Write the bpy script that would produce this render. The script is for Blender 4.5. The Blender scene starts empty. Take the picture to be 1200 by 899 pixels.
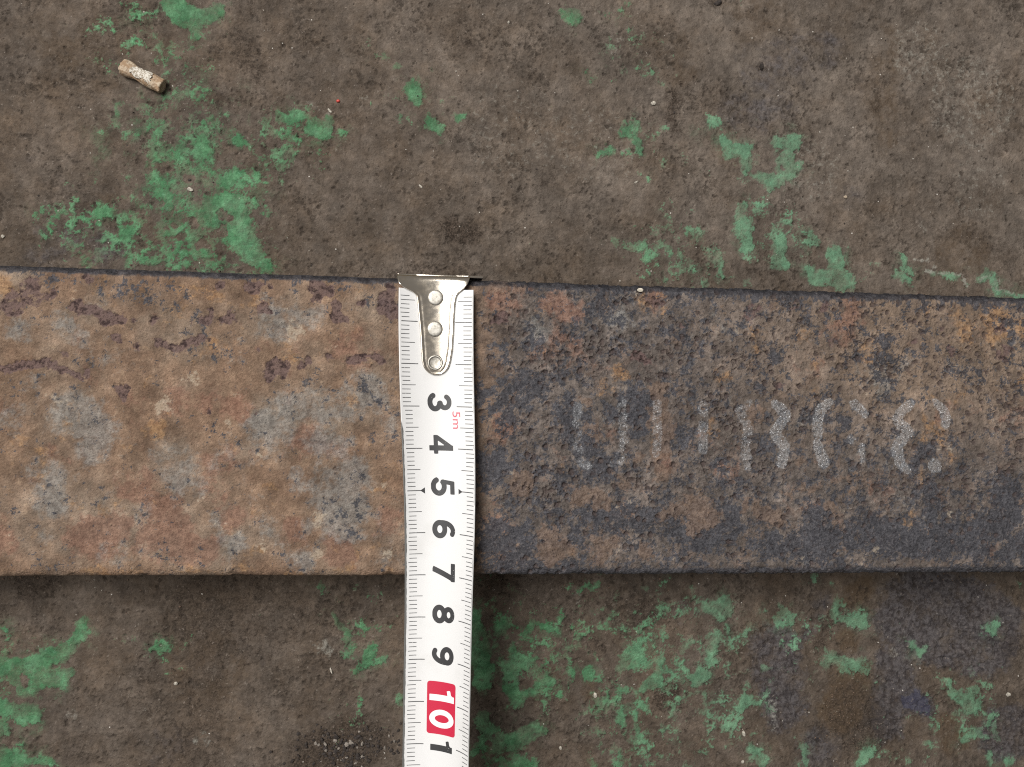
import bpy, bmesh, math, random
import numpy as np
from mathutils import Matrix, Vector

random.seed(7)
SC = bpy.context.scene
COL = SC.collection
MM = 0.001
BAR_H, BAR_W = 30.0, 71.3            # steel bar, millimetres
FPX, PW, PH = 901.0, 1200.0, 899.0    # focal length and frame used when the patches were measured

# ------------------------------------------------------------------ camera
def camera_frame():
    d = np.array([9500.0, 183.0, 901.0]); d /= np.linalg.norm(d)          # bar direction: right, down, forward
    e = np.array([0.0, 1.0, 0.0]); e -= d * d.dot(e); e /= np.linalg.norm(e)
    c = lambda v: np.array([v[0], -v[1], -v[2]])
    X = c(d); Y = -c(e); Z = np.cross(X, Y)
    return np.stack([X, Y, Z], axis=1)                                     # world -> camera
M_WC = camera_frame()
DEPTH = FPX / 4.94
_p = np.array([(511 - PW / 2) / FPX * DEPTH, -(328 - PH / 2) / FPX * DEPTH, -DEPTH])
CAM = np.array([0.0, 0.0, BAR_H + 1.0]) - M_WC.T @ _p                     # millimetres
cam = bpy.data.cameras.new('camera'); cam_o = bpy.data.objects.new('camera', cam); COL.objects.link(cam_o)
cam.sensor_fit = 'HORIZONTAL'; cam.sensor_width = 36.0; cam.lens = 36.0 * FPX / PW
cam.clip_start = 0.005; cam.clip_end = 20.0
mw = Matrix([list(r) for r in M_WC.T]).to_4x4(); mw.translation = Vector([float(v) for v in CAM * MM])
cam_o.matrix_world = mw
SC.camera = cam_o

def ground(px, py, z):
    """surface position (mm) of a measured spot on the level plane z"""
    v = M_WC.T @ np.array([(px - PW / 2) / FPX, -(py - PH / 2) / FPX, -1.0])
    t = (z - CAM[2]) / v[2]
    q = CAM + v * t
    return q[0], q[1]
SCALE_FLOOR = FPX / CAM[2]
SCALE_BAR = FPX / (CAM[2] - BAR_H)

# ------------------------------------------------------------------ light
W = bpy.data.worlds.new('World'); SC.world = W; W.use_nodes = True
bg = W.node_tree.nodes['Background']; bg.inputs[0].default_value = (0.92, 0.87, 0.82, 1); bg.inputs[1].default_value = 0.20
def area(name, loc, target, sx, sy, power, color):
    l = bpy.data.lights.new(name, 'AREA'); l.shape = 'RECTANGLE'; l.size = sx; l.size_y = sy
    l.energy = power; l.color = color
    o = bpy.data.objects.new(name, l); COL.objects.link(o); o.location = loc
    o.rotation_euler = (Vector(target) - Vector(loc)).to_track_quat('-Z', 'Y').to_euler()
area('window_lamp', (-0.50, 0.46, 1.12), (0.0, -0.03, 0.03), 0.66, 0.56, 19.0, (1.0, 0.975, 0.94))
area('ceiling_lamp', (-0.50, 0.22, 1.35), (0.0, -0.03, 0.03), 0.95, 0.70, 9.0, (1.0, 0.97, 0.93))
SC.view_settings.view_transform = 'Standard'; SC.view_settings.look = 'None'
SC.view_settings.exposure = 0.0; SC.view_settings.gamma = 1.0; SC.view_settings.use_curve_mapping = False
SC.render.engine = 'CYCLES'
SC.cycles.max_bounces = 5
SC.cycles.use_denoising = False
SC.cycles.filter_width = 1.1

# ------------------------------------------------------------------ numeric noise
def _tables(seed):
    r = np.random.RandomState(seed)
    a = r.rand(256) * 2 * math.pi
    return r.permutation(256), np.cos(a).astype(np.float32), np.sin(a).astype(np.float32), r.rand(256).astype(np.float32), r.rand(256).astype(np.float32)
_TC = {}
def tables(seed):
    if seed not in _TC: _TC[seed] = _tables(seed)
    return _TC[seed]
def perlin(x, y, seed):
    P, gx, gy, _, _ = tables(seed)
    ix = np.floor(x).astype(np.int32); iy = np.floor(y).astype(np.int32)
    fx = (x - ix).astype(np.float32); fy = (y - iy).astype(np.float32)
    def g(a, b, dx, dy):
        h = P[(P[a & 255] + b) & 255]
        return gx[h] * dx + gy[h] * dy
    u = fx * fx * fx * (fx * (fx * 6 - 15) + 10); v = fy * fy * fy * (fy * (fy * 6 - 15) + 10)
    n0 = g(ix, iy, fx, fy); n1 = g(ix + 1, iy, fx - 1, fy)
    n2 = g(ix, iy + 1, fx, fy - 1); n3 = g(ix + 1, iy + 1, fx - 1, fy - 1)
    a = n0 + u * (n1 - n0); b = n2 + u * (n3 - n2)
    return (a + v * (b - a)) * 1.45
def fbm(x, y, size, octs, seed, gain=0.5):
    """about -1..1, largest lumps `size` mm wide"""
    out = np.zeros_like(x, dtype=np.float32); amp = 1.0; tot = 0.0; f = 1.0 / size
    for k in range(octs):
        out += amp * perlin(x * f + 17.3 * k, y * f - 9.1 * k, seed + k); tot += amp * 0.62
        amp *= gain; f *= 2.03
    return out / tot * 0.8
def worley(x, y, size, seed):
    P, _, _, rx, ry = tables(seed)
    X = x / size; Y = y / size
    ix = np.floor(X).astype(np.int32); iy = np.floor(Y).astype(np.int32)
    best = np.full(x.shape, 9.0, dtype=np.float32); rid = np.zeros(x.shape, dtype=np.float32)
    for a in (-1, 0, 1):
        for b in (-1, 0, 1):
            h = P[(P[(ix + a) & 255] + iy + b) & 255]
            d = np.sqrt((ix + a + rx[h] - X) ** 2 + (iy + b + ry[h] - Y) ** 2).astype(np.float32)
            m = d < best
            best[m] = d[m]; rid[m] = rx[(h[m] * 7 + 31) & 255]
    return best, rid
def sstep(a, b, v):
    t = np.clip((v - a) / (b - a), 0, 1); return t * t * (3 - 2 * t)

class Field:
    """rasterises measured strokes (chains of x, y, radius) on a rectangular grid of surface points"""
    def __init__(self, xs, ys, WX, WY, plane, scale):
        self.xs, self.ys, self.WX, self.WY, self.plane, self.scale = xs, ys, WX, WY, plane, scale
    def draw(self, out, zoom, strokes, soft=0.35, jitter=None, grow=0.0, hole=False):
        ox, oy, s = zoom
        for st in strokes:
            al, c = st[0], st[1:]
            pts = []
            for i in range(0, len(c), 3):
                X, Y = ground(ox + c[i] / s, oy + c[i + 1] / s, self.plane)
                pts.append((X, Y, c[i + 2] / s / self.scale + grow))
            if len(pts) == 1: pts.append(pts[0])
            for (ax, ay, ar), (bx, by, br) in zip(pts[:-1], pts[1:]):
                m = max(ar, br) + 4.0
                i0, i1 = np.searchsorted(self.xs, (min(ax, bx) - m, max(ax, bx) + m))
                j0, j1 = np.searchsorted(self.ys, (min(ay, by) - m, max(ay, by) + m))
                if i1 <= i0 or j1 <= j0: continue
                sl = (slice(j0, j1), slice(i0, i1))
                px, py = self.WX[sl] - ax, self.WY[sl] - ay
                dx, dy = bx - ax, by - ay
                L = dx * dx + dy * dy
                t = np.clip((px * dx + py * dy) / L, 0, 1) if L > 1e-9 else 0.0
                d = np.sqrt((px - t * dx) ** 2 + (py - t * dy) ** 2)
                v = ar + t * (br - ar) - d
                if jitter is not None: v = v + jitter[sl]
                v = sstep(-soft, soft, v) * al
                if hole: out[sl] *= (1 - v)
                else: out[sl] = np.maximum(out[sl], v)

def graded(lo, hi, step, far, extra=1.22, coarse=None):
    """dense coordinates lo..hi, growing steps out to +-far; `coarse` = (a, b, step) thins a hidden stretch"""
    if coarse:
        a, b, cs = coarse
        mid = np.concatenate([np.arange(lo, a, step), np.arange(a, b, cs), np.arange(b, hi + step, step)])
    else:
        mid = np.arange(lo, hi + step, step)
    out = []; v = mid[-1]; s = step
    while v < far: s *= extra; v += s; out.append(v)
    inn = []; v = mid[0]; s = step
    while v > -far: s *= extra; v -= s; inn.append(v)
    return np.concatenate([np.array(inn[::-1]), mid, np.array(out)]).astype(np.float64)

def grid_mesh(name, P, wrap=False):
    """P: rows x cols x 3 (mm) -> smooth quad mesh in metres; wrap closes the rows"""
    R, C = P.shape[:2]
    me = bpy.data.meshes.new(name)
    me.vertices.add(R * C); me.vertices.foreach_set('co', (P * MM).astype(np.float32).ravel())
    idx = np.arange(R * C).reshape(R, C)
    if wrap: idx = np.concatenate([idx, idx[:1]], axis=0)
    q = np.stack([idx[:-1, :-1], idx[:-1, 1:], idx[1:, 1:], idx[1:, :-1]], axis=-1).reshape(-1, 4)
    me.loops.add(q.size); me.loops.foreach_set('vertex_index', q.ravel().astype(np.int32))
    me.polygons.add(len(q)); me.polygons.foreach_set('loop_start', (np.arange(len(q)) * 4).astype(np.int32))
    me.polygons.foreach_set('use_smooth', np.ones(len(q), dtype=bool))
    me.update(calc_edges=True)
    return me
def put_color(me, name, chans):
    a = me.attributes.new(name, 'FLOAT_COLOR', 'POINT')
    n = len(me.vertices); arr = np.zeros((n, 4), dtype=np.float32)
    for k, c in enumerate(chans): arr[:, k] = np.asarray(c, dtype=np.float32).ravel()
    a.data.foreach_set('color', arr.ravel())
def put_float(me, name, v):
    a = me.attributes.new(name, 'FLOAT', 'POINT'); a.data.foreach_set('value', np.asarray(v, dtype=np.float32).ravel())
def link(name, me, mat, parent=None):
    o = bpy.data.objects.new(name, me); COL.objects.link(o)
    if mat: me.materials.clear(); me.materials.append(mat)
    if parent: o.parent = parent
    return o
def tag(o, label=None, cat=None, group=None, kind=None):
    for k, v in (('label', label), ('category', cat), ('group', group), ('kind', kind)):
        if v: o[k] = v
    return o

# ------------------------------------------------------------------ material helper
class Mat:
    def __init__(self, name):
        self.m = bpy.data.materials.new(name); self.m.use_nodes = True
        self.t = self.m.node_tree; self.b = self.t.nodes['Principled BSDF']
        tc = self.t.nodes.new('ShaderNodeTexCoord')
        vm = self.t.nodes.new('ShaderNodeVectorMath'); vm.operation = 'SCALE'; vm.inputs['Scale'].default_value = 1000.0
        self.t.links.new(tc.outputs['Object'], vm.inputs[0]); self.co = vm.outputs[0]      # millimetres
    def put(self, sock, v):
        if isinstance(v, bpy.types.NodeSocket): self.t.links.new(v, sock)
        elif isinstance(v, tuple) and len(v) == 3 and sock.type == 'RGBA': sock.default_value = (*v, 1)
        else: sock.default_value = v
    def noise(self, size, detail=4, rough=0.6, dist=0.0, off=0.0):
        n = self.t.nodes.new('ShaderNodeTexNoise'); n.inputs['Scale'].default_value = 1.0 / size
        n.inputs['Detail'].default_value = detail; n.inputs['Roughness'].default_value = rough; n.inputs['Distortion'].default_value = dist
        v = self.t.nodes.new('ShaderNodeVectorMath'); v.operation = 'ADD'; v.inputs[1].default_value = (off, off * 1.7, off * 0.3)
        self.t.links.new(self.co, v.inputs[0]); self.t.links.new(v.outputs[0], n.inputs['Vector'])
        r = self.t.nodes.new('ShaderNodeMapRange'); self.t.links.new(n.outputs[0], r.inputs[0])     # spread to the full 0..1
        r.inputs[1].default_value = 0.27; r.inputs[2].default_value = 0.73
        return r.outputs[0]
    def voro(self, size, off=0.0, out='Distance'):
        n = self.t.nodes.new('ShaderNodeTexVoronoi'); n.inputs['Scale'].default_value = 1.0 / size
        v = self.t.nodes.new('ShaderNodeVectorMath'); v.operation = 'ADD'; v.inputs[1].default_value = (off, off * 1.7, off * 0.3)
        self.t.links.new(self.co, v.inputs[0]); self.t.links.new(v.outputs[0], n.inputs['Vector'])
        return n.outputs[out]
    def attr(self, name):
        n = self.t.nodes.new('ShaderNodeAttribute'); n.attribute_name = name
        return n
    def chans(self, name):
        a = self.attr(name); s = self.t.nodes.new('ShaderNodeSeparateColor'); self.t.links.new(a.outputs['Color'], s.inputs[0])
        return [s.outputs[0], s.outputs[1], s.outputs[2], a.outputs['Alpha']]
    def math(self, op, a, b=0.0, clamp=False):
        n = self.t.nodes.new('ShaderNodeMath'); n.operation = op; n.use_clamp = clamp
        self.put(n.inputs[0], a); self.put(n.inputs[1], b); return n.outputs[0]
    def ramp(self, v, a, b, lo=0.0, hi=1.0):
        n = self.t.nodes.new('ShaderNodeMapRange'); n.interpolation_type = 'SMOOTHSTEP'
        self.put(n.inputs[0], v); n.inputs[1].default_value = a; n.inputs[2].default_value = b
        n.inputs[3].default_value = lo; n.inputs[4].default_value = hi; return n.outputs[0]
    def mix(self, f, a, b, mode='MIX'):
        n = self.t.nodes.new('ShaderNodeMix'); n.data_type = 'RGBA'; n.blend_type = mode
        self.put(n.inputs[0], f); self.put(n.inputs[6], a); self.put(n.inputs[7], b); return n.outputs[2]
    def ragged(self, mask, noise, k=0.5, a=0.35, b=0.65):
        """mask with its edge broken up by a noise"""
        return self.ramp(self.math('ADD', mask, self.math('MULTIPLY', self.math('SUBTRACT', noise, 0.5), k)), a, b)
    def scale(self, color, fac):
        n = self.t.nodes.new('ShaderNodeVectorMath'); n.operation = 'SCALE'
        self.put(n.inputs[0], color); self.put(n.inputs['Scale'], fac); return n.outputs[0]
    def gain(self, v, k):
        """2 ** ((v - .5) * k): brightness factor of a natural tone field"""
        return self.math('POWER', 2.0, self.math('MULTIPLY', self.math('SUBTRACT', v, 0.5), k))
    def bump(self, h, dist_mm, strength=1.0, normal=None):
        n = self.t.nodes.new('ShaderNodeBump'); n.inputs['Distance'].default_value = dist_mm * MM; n.inputs['Strength'].default_value = strength
        self.put(n.inputs['Height'], h)
        if normal: self.t.links.new(normal, n.inputs['Normal'])
        return n.outputs[0]
    def done(self, color, rough, normal=None, metal=0.0, spec=0.5):
        self.put(self.b.inputs['Base Color'], color); self.put(self.b.inputs['Roughness'], rough); self.put(self.b.inputs['Metallic'], metal)
        self.put(self.b.inputs['Specular IOR Level'], spec)
        if normal: self.t.links.new(normal, self.b.inputs['Normal'])
        return self.m

# ================================================================== concrete floor with worn green paint
ZA, ZB, ZC, ZD = (0, 0, 2.7233), (200, 80, 3.596), (640, 0, 2.569), (840, 140, 3.3333)
ZE, ZF, ZG, ZH, ZI = (0, 670, 3.927), (540, 665, 3.842), (740, 665, 3.842), (940, 665, 3.842), (0, 660, 2.5)
GREEN = [
 ((400, 0, 2.645), [(.85,180,200,14),(1,215,265,20,235,300,22,245,325,12),(1,275,375,20,300,395,18),(.75,365,360,16),(.6,85,110,7,100,160,11,135,178,9),(.6,0,410,12)]),
 (ZA, [(1,545,0,30,580,45,38,630,60,30,690,30,20),(.9,630,60,25,625,115,18),(.5,430,60,25,480,75,22,500,40,15),(.25,270,70,25,370,85,15),
  (.5,525,140,30,560,200,35,545,260,22),(.35,640,160,30,640,230,15),(.3,720,160,20),(.7,590,312,10),(.5,380,330,25,370,400,20,330,412,14),
  (.6,400,440,14),(.4,430,350,15),(.4,460,430,22,480,460,12),(.5,550,360,25,570,410,18,580,350,12),(.6,490,545,15,510,560,15),
  (.65,560,580,25,600,530,30,640,480,15),(.7,500,620,14,530,660,25,560,690,22),(.7,560,580,22,545,620,20),(.8,650,690,35,720,650,40),
  (.9,735,575,22,720,590,14,760,550,15),(.45,150,640,22,110,690,22,140,740,25,120,700,15),(.3,210,750,18),(.35,250,650,25,290,610,18),
  (.35,390,600,18,370,640,12),(.55,350,660,14,330,720,25,310,780,25,340,800,14),(.8,400,740,22,400,760,18),(.5,290,795,14),
  (.6,470,760,20,560,800,40,640,760,35,700,800,30,560,840,25,450,830,15),(.4,400,835,20)]),
 (ZB, [(.8,470,205,30,530,200,28,590,250,35),(.95,590,250,35,640,260,38,660,210,22),(.7,640,270,22,735,275,6),(.55,560,300,25,520,360,25,485,405,18),
  (.95,280,295,24),(.7,300,310,14,350,350,14,400,390,12),(.6,400,290,8,408,360,9,415,430,12),(.5,350,440,30,390,480,30),(.3,430,520,20,440,560,15),
  (.95,250,460,28,230,490,15,280,440,14),(1,150,560,30,190,620,55,250,580,50,300,620,40,290,690,50,320,750,45,380,810,35,400,840,25),
  (.3,420,740,18,440,700,18,460,660,18),(.5,470,830,20),(.62,60,640,40,100,700,45,60,780,50,150,780,60,230,760,40,200,830,40,60,830,30),
  (.6,30,440,25,30,490,28,90,480,25,110,350,15)]),
 (ZC, [(.75,80,50,28,100,65,14),(.45,175,30,18,210,45,12,240,8,10),(.5,60,8,10),(.6,200,168,18),(.45,275,160,16,268,185,10,270,130,10),
  (.7,125,210,8,135,228,6),(.4,320,215,14,340,250,18),(.8,240,395,28,270,370,22),(.85,270,410,14,285,445,18,295,465,10),(.9,190,445,12,175,465,14,155,462,8),
  (.6,330,462,8,350,460,8),(.35,310,520,14),(.55,490,370,25,520,375,10,460,395,12),(.4,415,460,8,430,490,12,460,500,10),
  (.6,200,715,14,240,735,22,300,745,22,360,730,20,370,770,14),(.4,350,660,22,400,680,18),(.5,240,770,10),(.3,270,700,30),
  (.55,500,745,20,520,800,25,460,815,20,480,855,18),(.6,350,840,14),(.7,605,855,16),(.4,545,770,10),(.5,550,835,12)]),
 (ZD, [(.95,30,85,20,55,125,25,110,120,25,120,165,22,115,205,14),(.9,140,105,14),(.95,250,95,25,300,85,35,330,100,15),
  (1,290,130,20,270,180,45,310,195,22,215,240,35,150,222,10),(.78,105,340,25,115,390,35,110,440,50,120,500,25,175,480,14),
  (.9,255,475,28,245,520,22,235,560,28,270,580,20),(.9,350,440,14,370,470,22,400,488,10),(.9,460,520,30,470,570,40,480,630,40,410,620,25,370,630,18,360,580,18),
  (.32,530,560,25,620,580,35,590,640,20),(.5,530,640,25),(.8,720,525,8,740,565,10,755,605,10),(.7,820,595,8,880,605,14,920,615,16,960,612,8,985,650,8),(.75,700,600,14,760,640,12),
  (1,1030,625,12,1060,605,20,1085,640,12,1100,680,10,1190,690,8),(.7,0,560,20,15,600,22),(.7,120,640,20)]),
 (ZE, [(.8,20,270,15,40,295,18,25,325,10),(1,0,450,45,60,455,50,130,450,45,200,400,45,270,380,30,330,340,28,370,290,26,385,235,18),
  (.95,120,500,50,110,550,25,200,500,35,270,500,35,320,470,18),(.95,0,620,35,60,645,38,120,640,35,180,660,22,90,690,25),(.9,0,740,35,20,700,20),
  (.9,0,880,40,30,850,40,70,830,25,100,880,25,180,870,20,230,880,14),(.8,690,355,15,740,350,22,770,345,20),(.25,460,170,30),(.2,480,265,22),(.25,30,180,30)]),
 (ZI, [(.6,950,80,18,940,60,14,965,90,12),(.5,1048,70,14),(.85,985,160,10,1010,200,10,1020,240,16,1015,270,12),(.8,1095,245,15,1070,290,22,1045,315,10,1130,275,8),
  (.3,1110,180,20),(.6,1175,400,15),(.2,820,520,18),(.2,910,460,12)]),
 (ZF, [(.4,150,60,60,220,110,50,250,160,30,90,50,30),(1,60,210,25,70,290,40,85,400,50,110,450,35,100,520,30,130,540,12),(.85,150,310,28,200,260,25,245,270,12),
  (.8,150,350,18),(.9,280,290,18,340,255,18,390,270,18,430,298,12),(1,240,350,14,230,420,22,240,490,30,220,545,32,255,600,32,300,570,22,350,530,18,410,510,18,390,490,15),
  (.8,290,430,28,340,410,15),(.45,340,340,30,400,370,35,450,385,14),(.4,330,470,35),(.5,650,175,18,600,195,22),(.6,690,230,35,720,280,30,640,270,20),
  (.85,860,330,8,820,320,12,780,380,35,740,400,30,720,460,18,820,420,20),(.95,900,410,25,910,460,20,880,510,40,830,540,28),(.7,745,550,22,720,550,8),
  (.7,510,480,30,480,540,14),(.7,570,470,35,620,500,25,640,550,15),(.38,560,600,60,520,620,20,640,660,40,600,680,30),(.7,660,590,18,660,640,10),
  (.8,735,625,20,710,660,14,735,710,15),(.75,800,650,14,790,720,18,800,770,15,825,795,14),(.6,890,670,14,905,690,8),(.4,395,655,12),(.4,565,350,10),(.3,610,800,20),
  (.95,95,690,35,130,750,35,90,800,30,60,830,20),(.95,170,800,40,230,790,40,320,740,45,370,740,22),(.7,220,850,40,130,885,35,320,880,30),(.7,600,890,20),
  (.6,770,860,14,810,860,12,820,890,10),(.5,730,850,10)]),
 (ZG, [(.4,70,100,30,150,80,50,180,170,25,150,185,18),(.4,270,100,12),(.95,340,185,20,390,195,30,430,150,22,440,190,22,400,225,28),(.8,430,260,20,450,310,18,455,360,10),
  (.7,460,330,14,520,300,14,530,285,8),(.9,395,300,18,370,350,26,380,380,16,350,430,12),(1,300,470,20,290,510,30,340,500,22,245,500,12),(.7,210,415,15,175,425,12),(.9,140,410,20,160,470,20),
  (.8,670,170,15,680,210,35,720,230,28,620,205,10,660,255,15,720,260,10),(.8,605,445,18,630,460,8),(.45,470,470,22),(.6,745,305,10),
  (.9,520,600,28,510,630,25,550,610,18),(.3,450,620,15),(.6,510,680,18),(.8,340,590,22,370,610,10),(.3,280,580,30),(.65,250,690,14,300,660,25,370,650,28,390,690,15),
  (.48,410,730,40,360,780,40,300,840,50,260,890,30),(.6,215,780,12),(.3,440,800,40),(.8,550,755,12),(.9,530,795,14,560,840,25,590,880,18),(.6,130,670,15,160,690,6),
  (.6,40,860,15),(.7,770,800,20,785,850,14,775,890,18),(.5,740,775,12)]),
 (ZH, [(.6,50,50,22,30,60,14),(.6,130,75,10,150,95,8),(.75,170,150,28,170,210,40,230,230,40,270,220,30,280,265,25),(.6,120,235,12),
  (.75,60,425,20,110,430,30,140,400,30,200,440,40,270,440,40,290,490,15),(.5,340,525,14),(.8,480,325,8,510,360,18,545,380,22),(.4,470,300,10),(.75,850,290,35,870,260,18),
  (.5,770,375,10),(.85,665,520,12,680,560,25,740,590,50,790,560,25,800,620,22,740,640,30),(.7,850,525,12),(.45,720,690,35,700,720,20),
  (.8,730,780,20,790,745,22,830,760,14,880,770,10,850,700,25),(.7,565,785,22),(.8,310,830,25,280,850,18,250,880,8),(.85,840,850,22,850,890,22),(.85,930,880,22),
  (.8,15,810,18,10,880,12),(.4,985,75,14)]),
]
FADED = [(.36,150,40,60),(.44,230,60,30),(.55,215,150,65),(.62,240,255,80),(.54,120,275,55),(.50,330,165,50),(.42,60,250,30),(.44,175,210,40),(.48,290,290,40),
  (.50,640,770,70),(.50,800,760,80),(.50,740,850,70),(.40,590,715,40),(.44,860,830,60),(.42,690,700,40),(.40,950,760,50),(.44,1130,830,60),(.36,1060,880,50),
  (.48,790,290,55),(.48,900,265,50),(.38,1000,310,40),(.38,740,60,50),(.38,760,170,40),(.40,870,180,40),(.36,480,110,40),(.42,30,790,50),(.36,180,760,40),(.38,420,720,40),(.34,420,830,40)]
HOLES = [(ZB, [(1,215,615,22,250,635,14),(.9,95,650,20),(1,45,715,12),(.9,130,745,18),(.9,20,660,16),(.8,230,700,12),(.9,80,455,20)]),
 (ZE, [(.6,110,495,20)]), (ZF, [(1,120,800,10),(1,140,765,9),(.9,85,318,10),(.8,225,510,9),(.8,265,550,9),(.8,345,275,10),(.9,100,500,9)]),
 (ZD, [(1,260,182,8),(.8,225,205,8)])]
PXZ = (0, 0, 1.0)
DARK = [(PXZ, [(.9,528,268,14,550,272,16),(.55,280,40,18,300,80,18),(.5,290,15,14),(.75,788,112,10,792,150,9),(.45,1110,272,10,1150,280,16,1185,300,14),(.5,1180,165,14),
  (.9,838,2,8),(1,892,78,3.5),(.5,245,700,40,238,800,26,235,899,24),(.7,420,872,34,360,885,24),(.8,783,815,20),(.6,760,718,22),(.6,700,755,14),(.55,1010,860,36,1000,830,36),
  (.6,40,685,24),(.4,130,30,40),(.4,540,40,26),(.35,470,45,20),(.3,20,170,30),(.3,620,90,30),(.5,1040,95,8),(.4,1030,120,18),(.35,640,210,14,650,255,10),(.5,875,150,8),
  (.6,980,720,12,960,760,10),(.45,300,720,60),(.4,650,690,50),(.35,930,690,40),(.5,1190,760,20),(.5,380,715,18),(.3,1000,285,24),(.4,1020,250,14),(.6,755,745,10)])]  # broad strokes along the bar's near edge paint its shade into the floor colour
BROWN = [(PXZ, [(.8,995,705,14,1010,690,18),(.8,995,750,16),(.9,985,830,30,1000,800,28),(.7,1120,870,24,1110,850,18),(.5,1040,40,20,1040,160,18),(.5,1130,295,40),(.4,850,190,14,845,160,12),
  (.35,790,70,40),(.4,240,780,50),(.35,100,60,60),(.5,1090,780,18),(.5,690,800,14,700,830,14),(.5,640,785,14),(.4,120,240,20),(.35,880,10,50)])]
SLATE = [(PXZ, [(1,1070,820,18,1085,830,14),(.8,1050,780,30,1040,850,24),(.6,960,700,14,950,740,12),(.75,910,760,34,920,830,30),(.8,1080,720,60,1150,740,60),(.7,1180,860,40),(.6,960,880,30),(.45,900,80,40,960,60,30),
  (.5,860,130,26,920,130,20),(.4,800,720,18),(.3,740,140,20),(.35,1000,230,20),(.3,200,880,30),(.35,60,290,30,120,300,30)])]
PALE = [(ZD, [(1,770,535,7,820,540,8),(1,820,595,8,880,600,7,960,608,7,985,650,7),(1,1030,620,7,1080,612,7,1095,670,7,1190,686,6),(1,860,575,6),(.5,810,430,20),(.4,720,235,12)]),
 (PXZ, [(.5,425,117,8),(.5,360,122,6,384,130,4),(.45,1165,330,10),(.4,1140,120,60),(.4,1080,60,40),(.35,1150,220,40),(.35,950,200,40),(.3,700,170,50),(.3,600,150,60),(.4,85,840,10),(.35,170,835,12),
  (.5,905,825,6,908,850,6),(.5,380,760,12),(.4,235,868,12),(.5,1045,765,8),(.4,720,50,14),(.4,720,715,8),(.4,675,700,6),(.4,750,640,10)])]

gx0, gy0 = ground(-20, 920, 0); gx1, gy1 = ground(1220, -20, 0)
fxs = graded(min(gx0, ground(-20, -20, 0)[0]), max(gx1, ground(1220, 920, 0)[0]), 0.28, 700, coarse=None)
fys = graded(gy0, gy1, 0.28, 700, coarse=(-BAR_W + 5, -5, 4.0))
FX, FY = np.meshgrid(fxs, fys); FX = FX.astype(np.float32); FY = FY.astype(np.float32)
wx = FX + 1.7 * fbm(FX, FY, 5.5, 5, 11, 0.6); wy = FY + 1.7 * fbm(FX, FY, 5.5, 5, 21, 0.6)
jit = 0.85 * fbm(FX, FY, 2.8, 5, 31, 0.72) + 0.35 * fbm(FX, FY, 0.9, 2, 37)
F = Field(fxs, fys, wx, wy, 0.0, SCALE_FLOOR)
paint = np.zeros_like(FX); dark = np.zeros_like(FX); brown = np.zeros_like(FX); slate = np.zeros_like(FX); pale = np.zeros_like(FX)
for z, s in GREEN: F.draw(paint, z, s, 1.7, jit * 0.5, 0.45)
F.draw(paint, (0, 0, 1.0), FADED, 7.0, jit * 3.0)
for z, s in HOLES: F.draw(paint, z, s, 0.25, jit * 0.5, hole=True)
inside = (FX > gx0 - 6) & (FX < gx1 + 6) & (FY > gy0 - 4) & (FY < gy1 + 4)
wild = sstep(0.28, 0.36, fbm(FX, FY, 34, 5, 41)) * 0.9                      # paint left beyond the measured stretch
paint = np.where(inside, paint, wild)
for z, s in DARK: F.draw(dark, z, s, 2.2, jit * 2.0)
for z, s in BROWN: F.draw(brown, z, s, 3.0, jit * 2.5)
for z, s in SLATE: F.draw(slate, z, s, 3.0, jit * 2.5)
for z, s in PALE: F.draw(pale, z, s, 0.8, jit * 1.2)
fine = fbm(FX, FY, 1.1, 3, 51, 0.7)
mott = fbm(FX, FY, 7.0, 5, 55, 0.62)
flake = fbm(FX, FY, 5.6, 7, 61, 0.80); flake2 = fbm(FX, FY, 11.0, 7, 65, 0.78); grime = 0.45 * fbm(FX, FY, 26.0, 3, 75, 0.6) + 0.85 * fbm(FX, FY, 5.0, 6, 79, 0.84); hue = fbm(FX, FY, 18.0, 7, 77, 0.74)
cover = sstep(0.44, 0.56, paint * 0.84 + 0.05 + 0.80 * flake)
thin = sstep(-0.30, 0.42, flake2)
film = cover * np.clip(0.08 + 0.46 * np.clip(paint, 0, 1) + 0.55 * thin, 0, 1)
halo = np.zeros_like(FX)
for z, s in GREEN: F.draw(halo, z, [st for st in s], 4.5, jit * 3.0, 2.0)
halo = np.where(inside, halo, wild)
film = np.maximum(film, 0.60 * halo * sstep(-0.32, 0.45, flake2))
haze_g = sstep(0.0, 1.0, 1 - np.hypot((FX - ground(215, 190, 0)[0]) / 42, (FY - ground(215, 190, 0)[1]) / 42)) * 0.75
film = np.maximum(film, haze_g * sstep(-0.25, 0.5, flake2))
# relief: rolling surface, trowel lumps, grit and small ragged cavities, paint stands proud
rough_zone = np.clip(0.60 + 0.8 * fbm(FX, FY, 30, 3, 91) + slate * 0.8 + dark * 0.4, 0.3, 1.6)
open_c = 1 - sstep(0.25, 0.7, film)
lumps = fbm(FX, FY, 4.0, 6, 111, 0.74)
cavn = fbm(FX + 0.6 * lumps, FY, 2.1, 4, 81, 0.62)
zone = fbm(FX, FY, 16, 3, 85)
crev = sstep(0.93, 0.985, 1 - np.abs(fbm(FX, FY, 5.5, 5, 87, 0.66))) * sstep(0.05, 0.35, zone)
cav = np.maximum(sstep(0.34, 0.50, cavn + 0.30 * zone), 0.8 * crev)
lump = sstep(0.40, 0.62, fbm(FX, FY, 1.25, 3, 83, 0.7))
hz = (0.35 * fbm(FX, FY, 40, 3, 101) + 0.75 * rough_zone * lumps * (0.45 + 0.55 * open_c) - 0.40 * cav * (0.25 + 0.75 * open_c) + 0.14 * lump * open_c * rough_zone
      + 0.22 * sstep(0.3, 0.6, film) + 0.09 * fine * open_c)
hz = hz - 0.35
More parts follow.
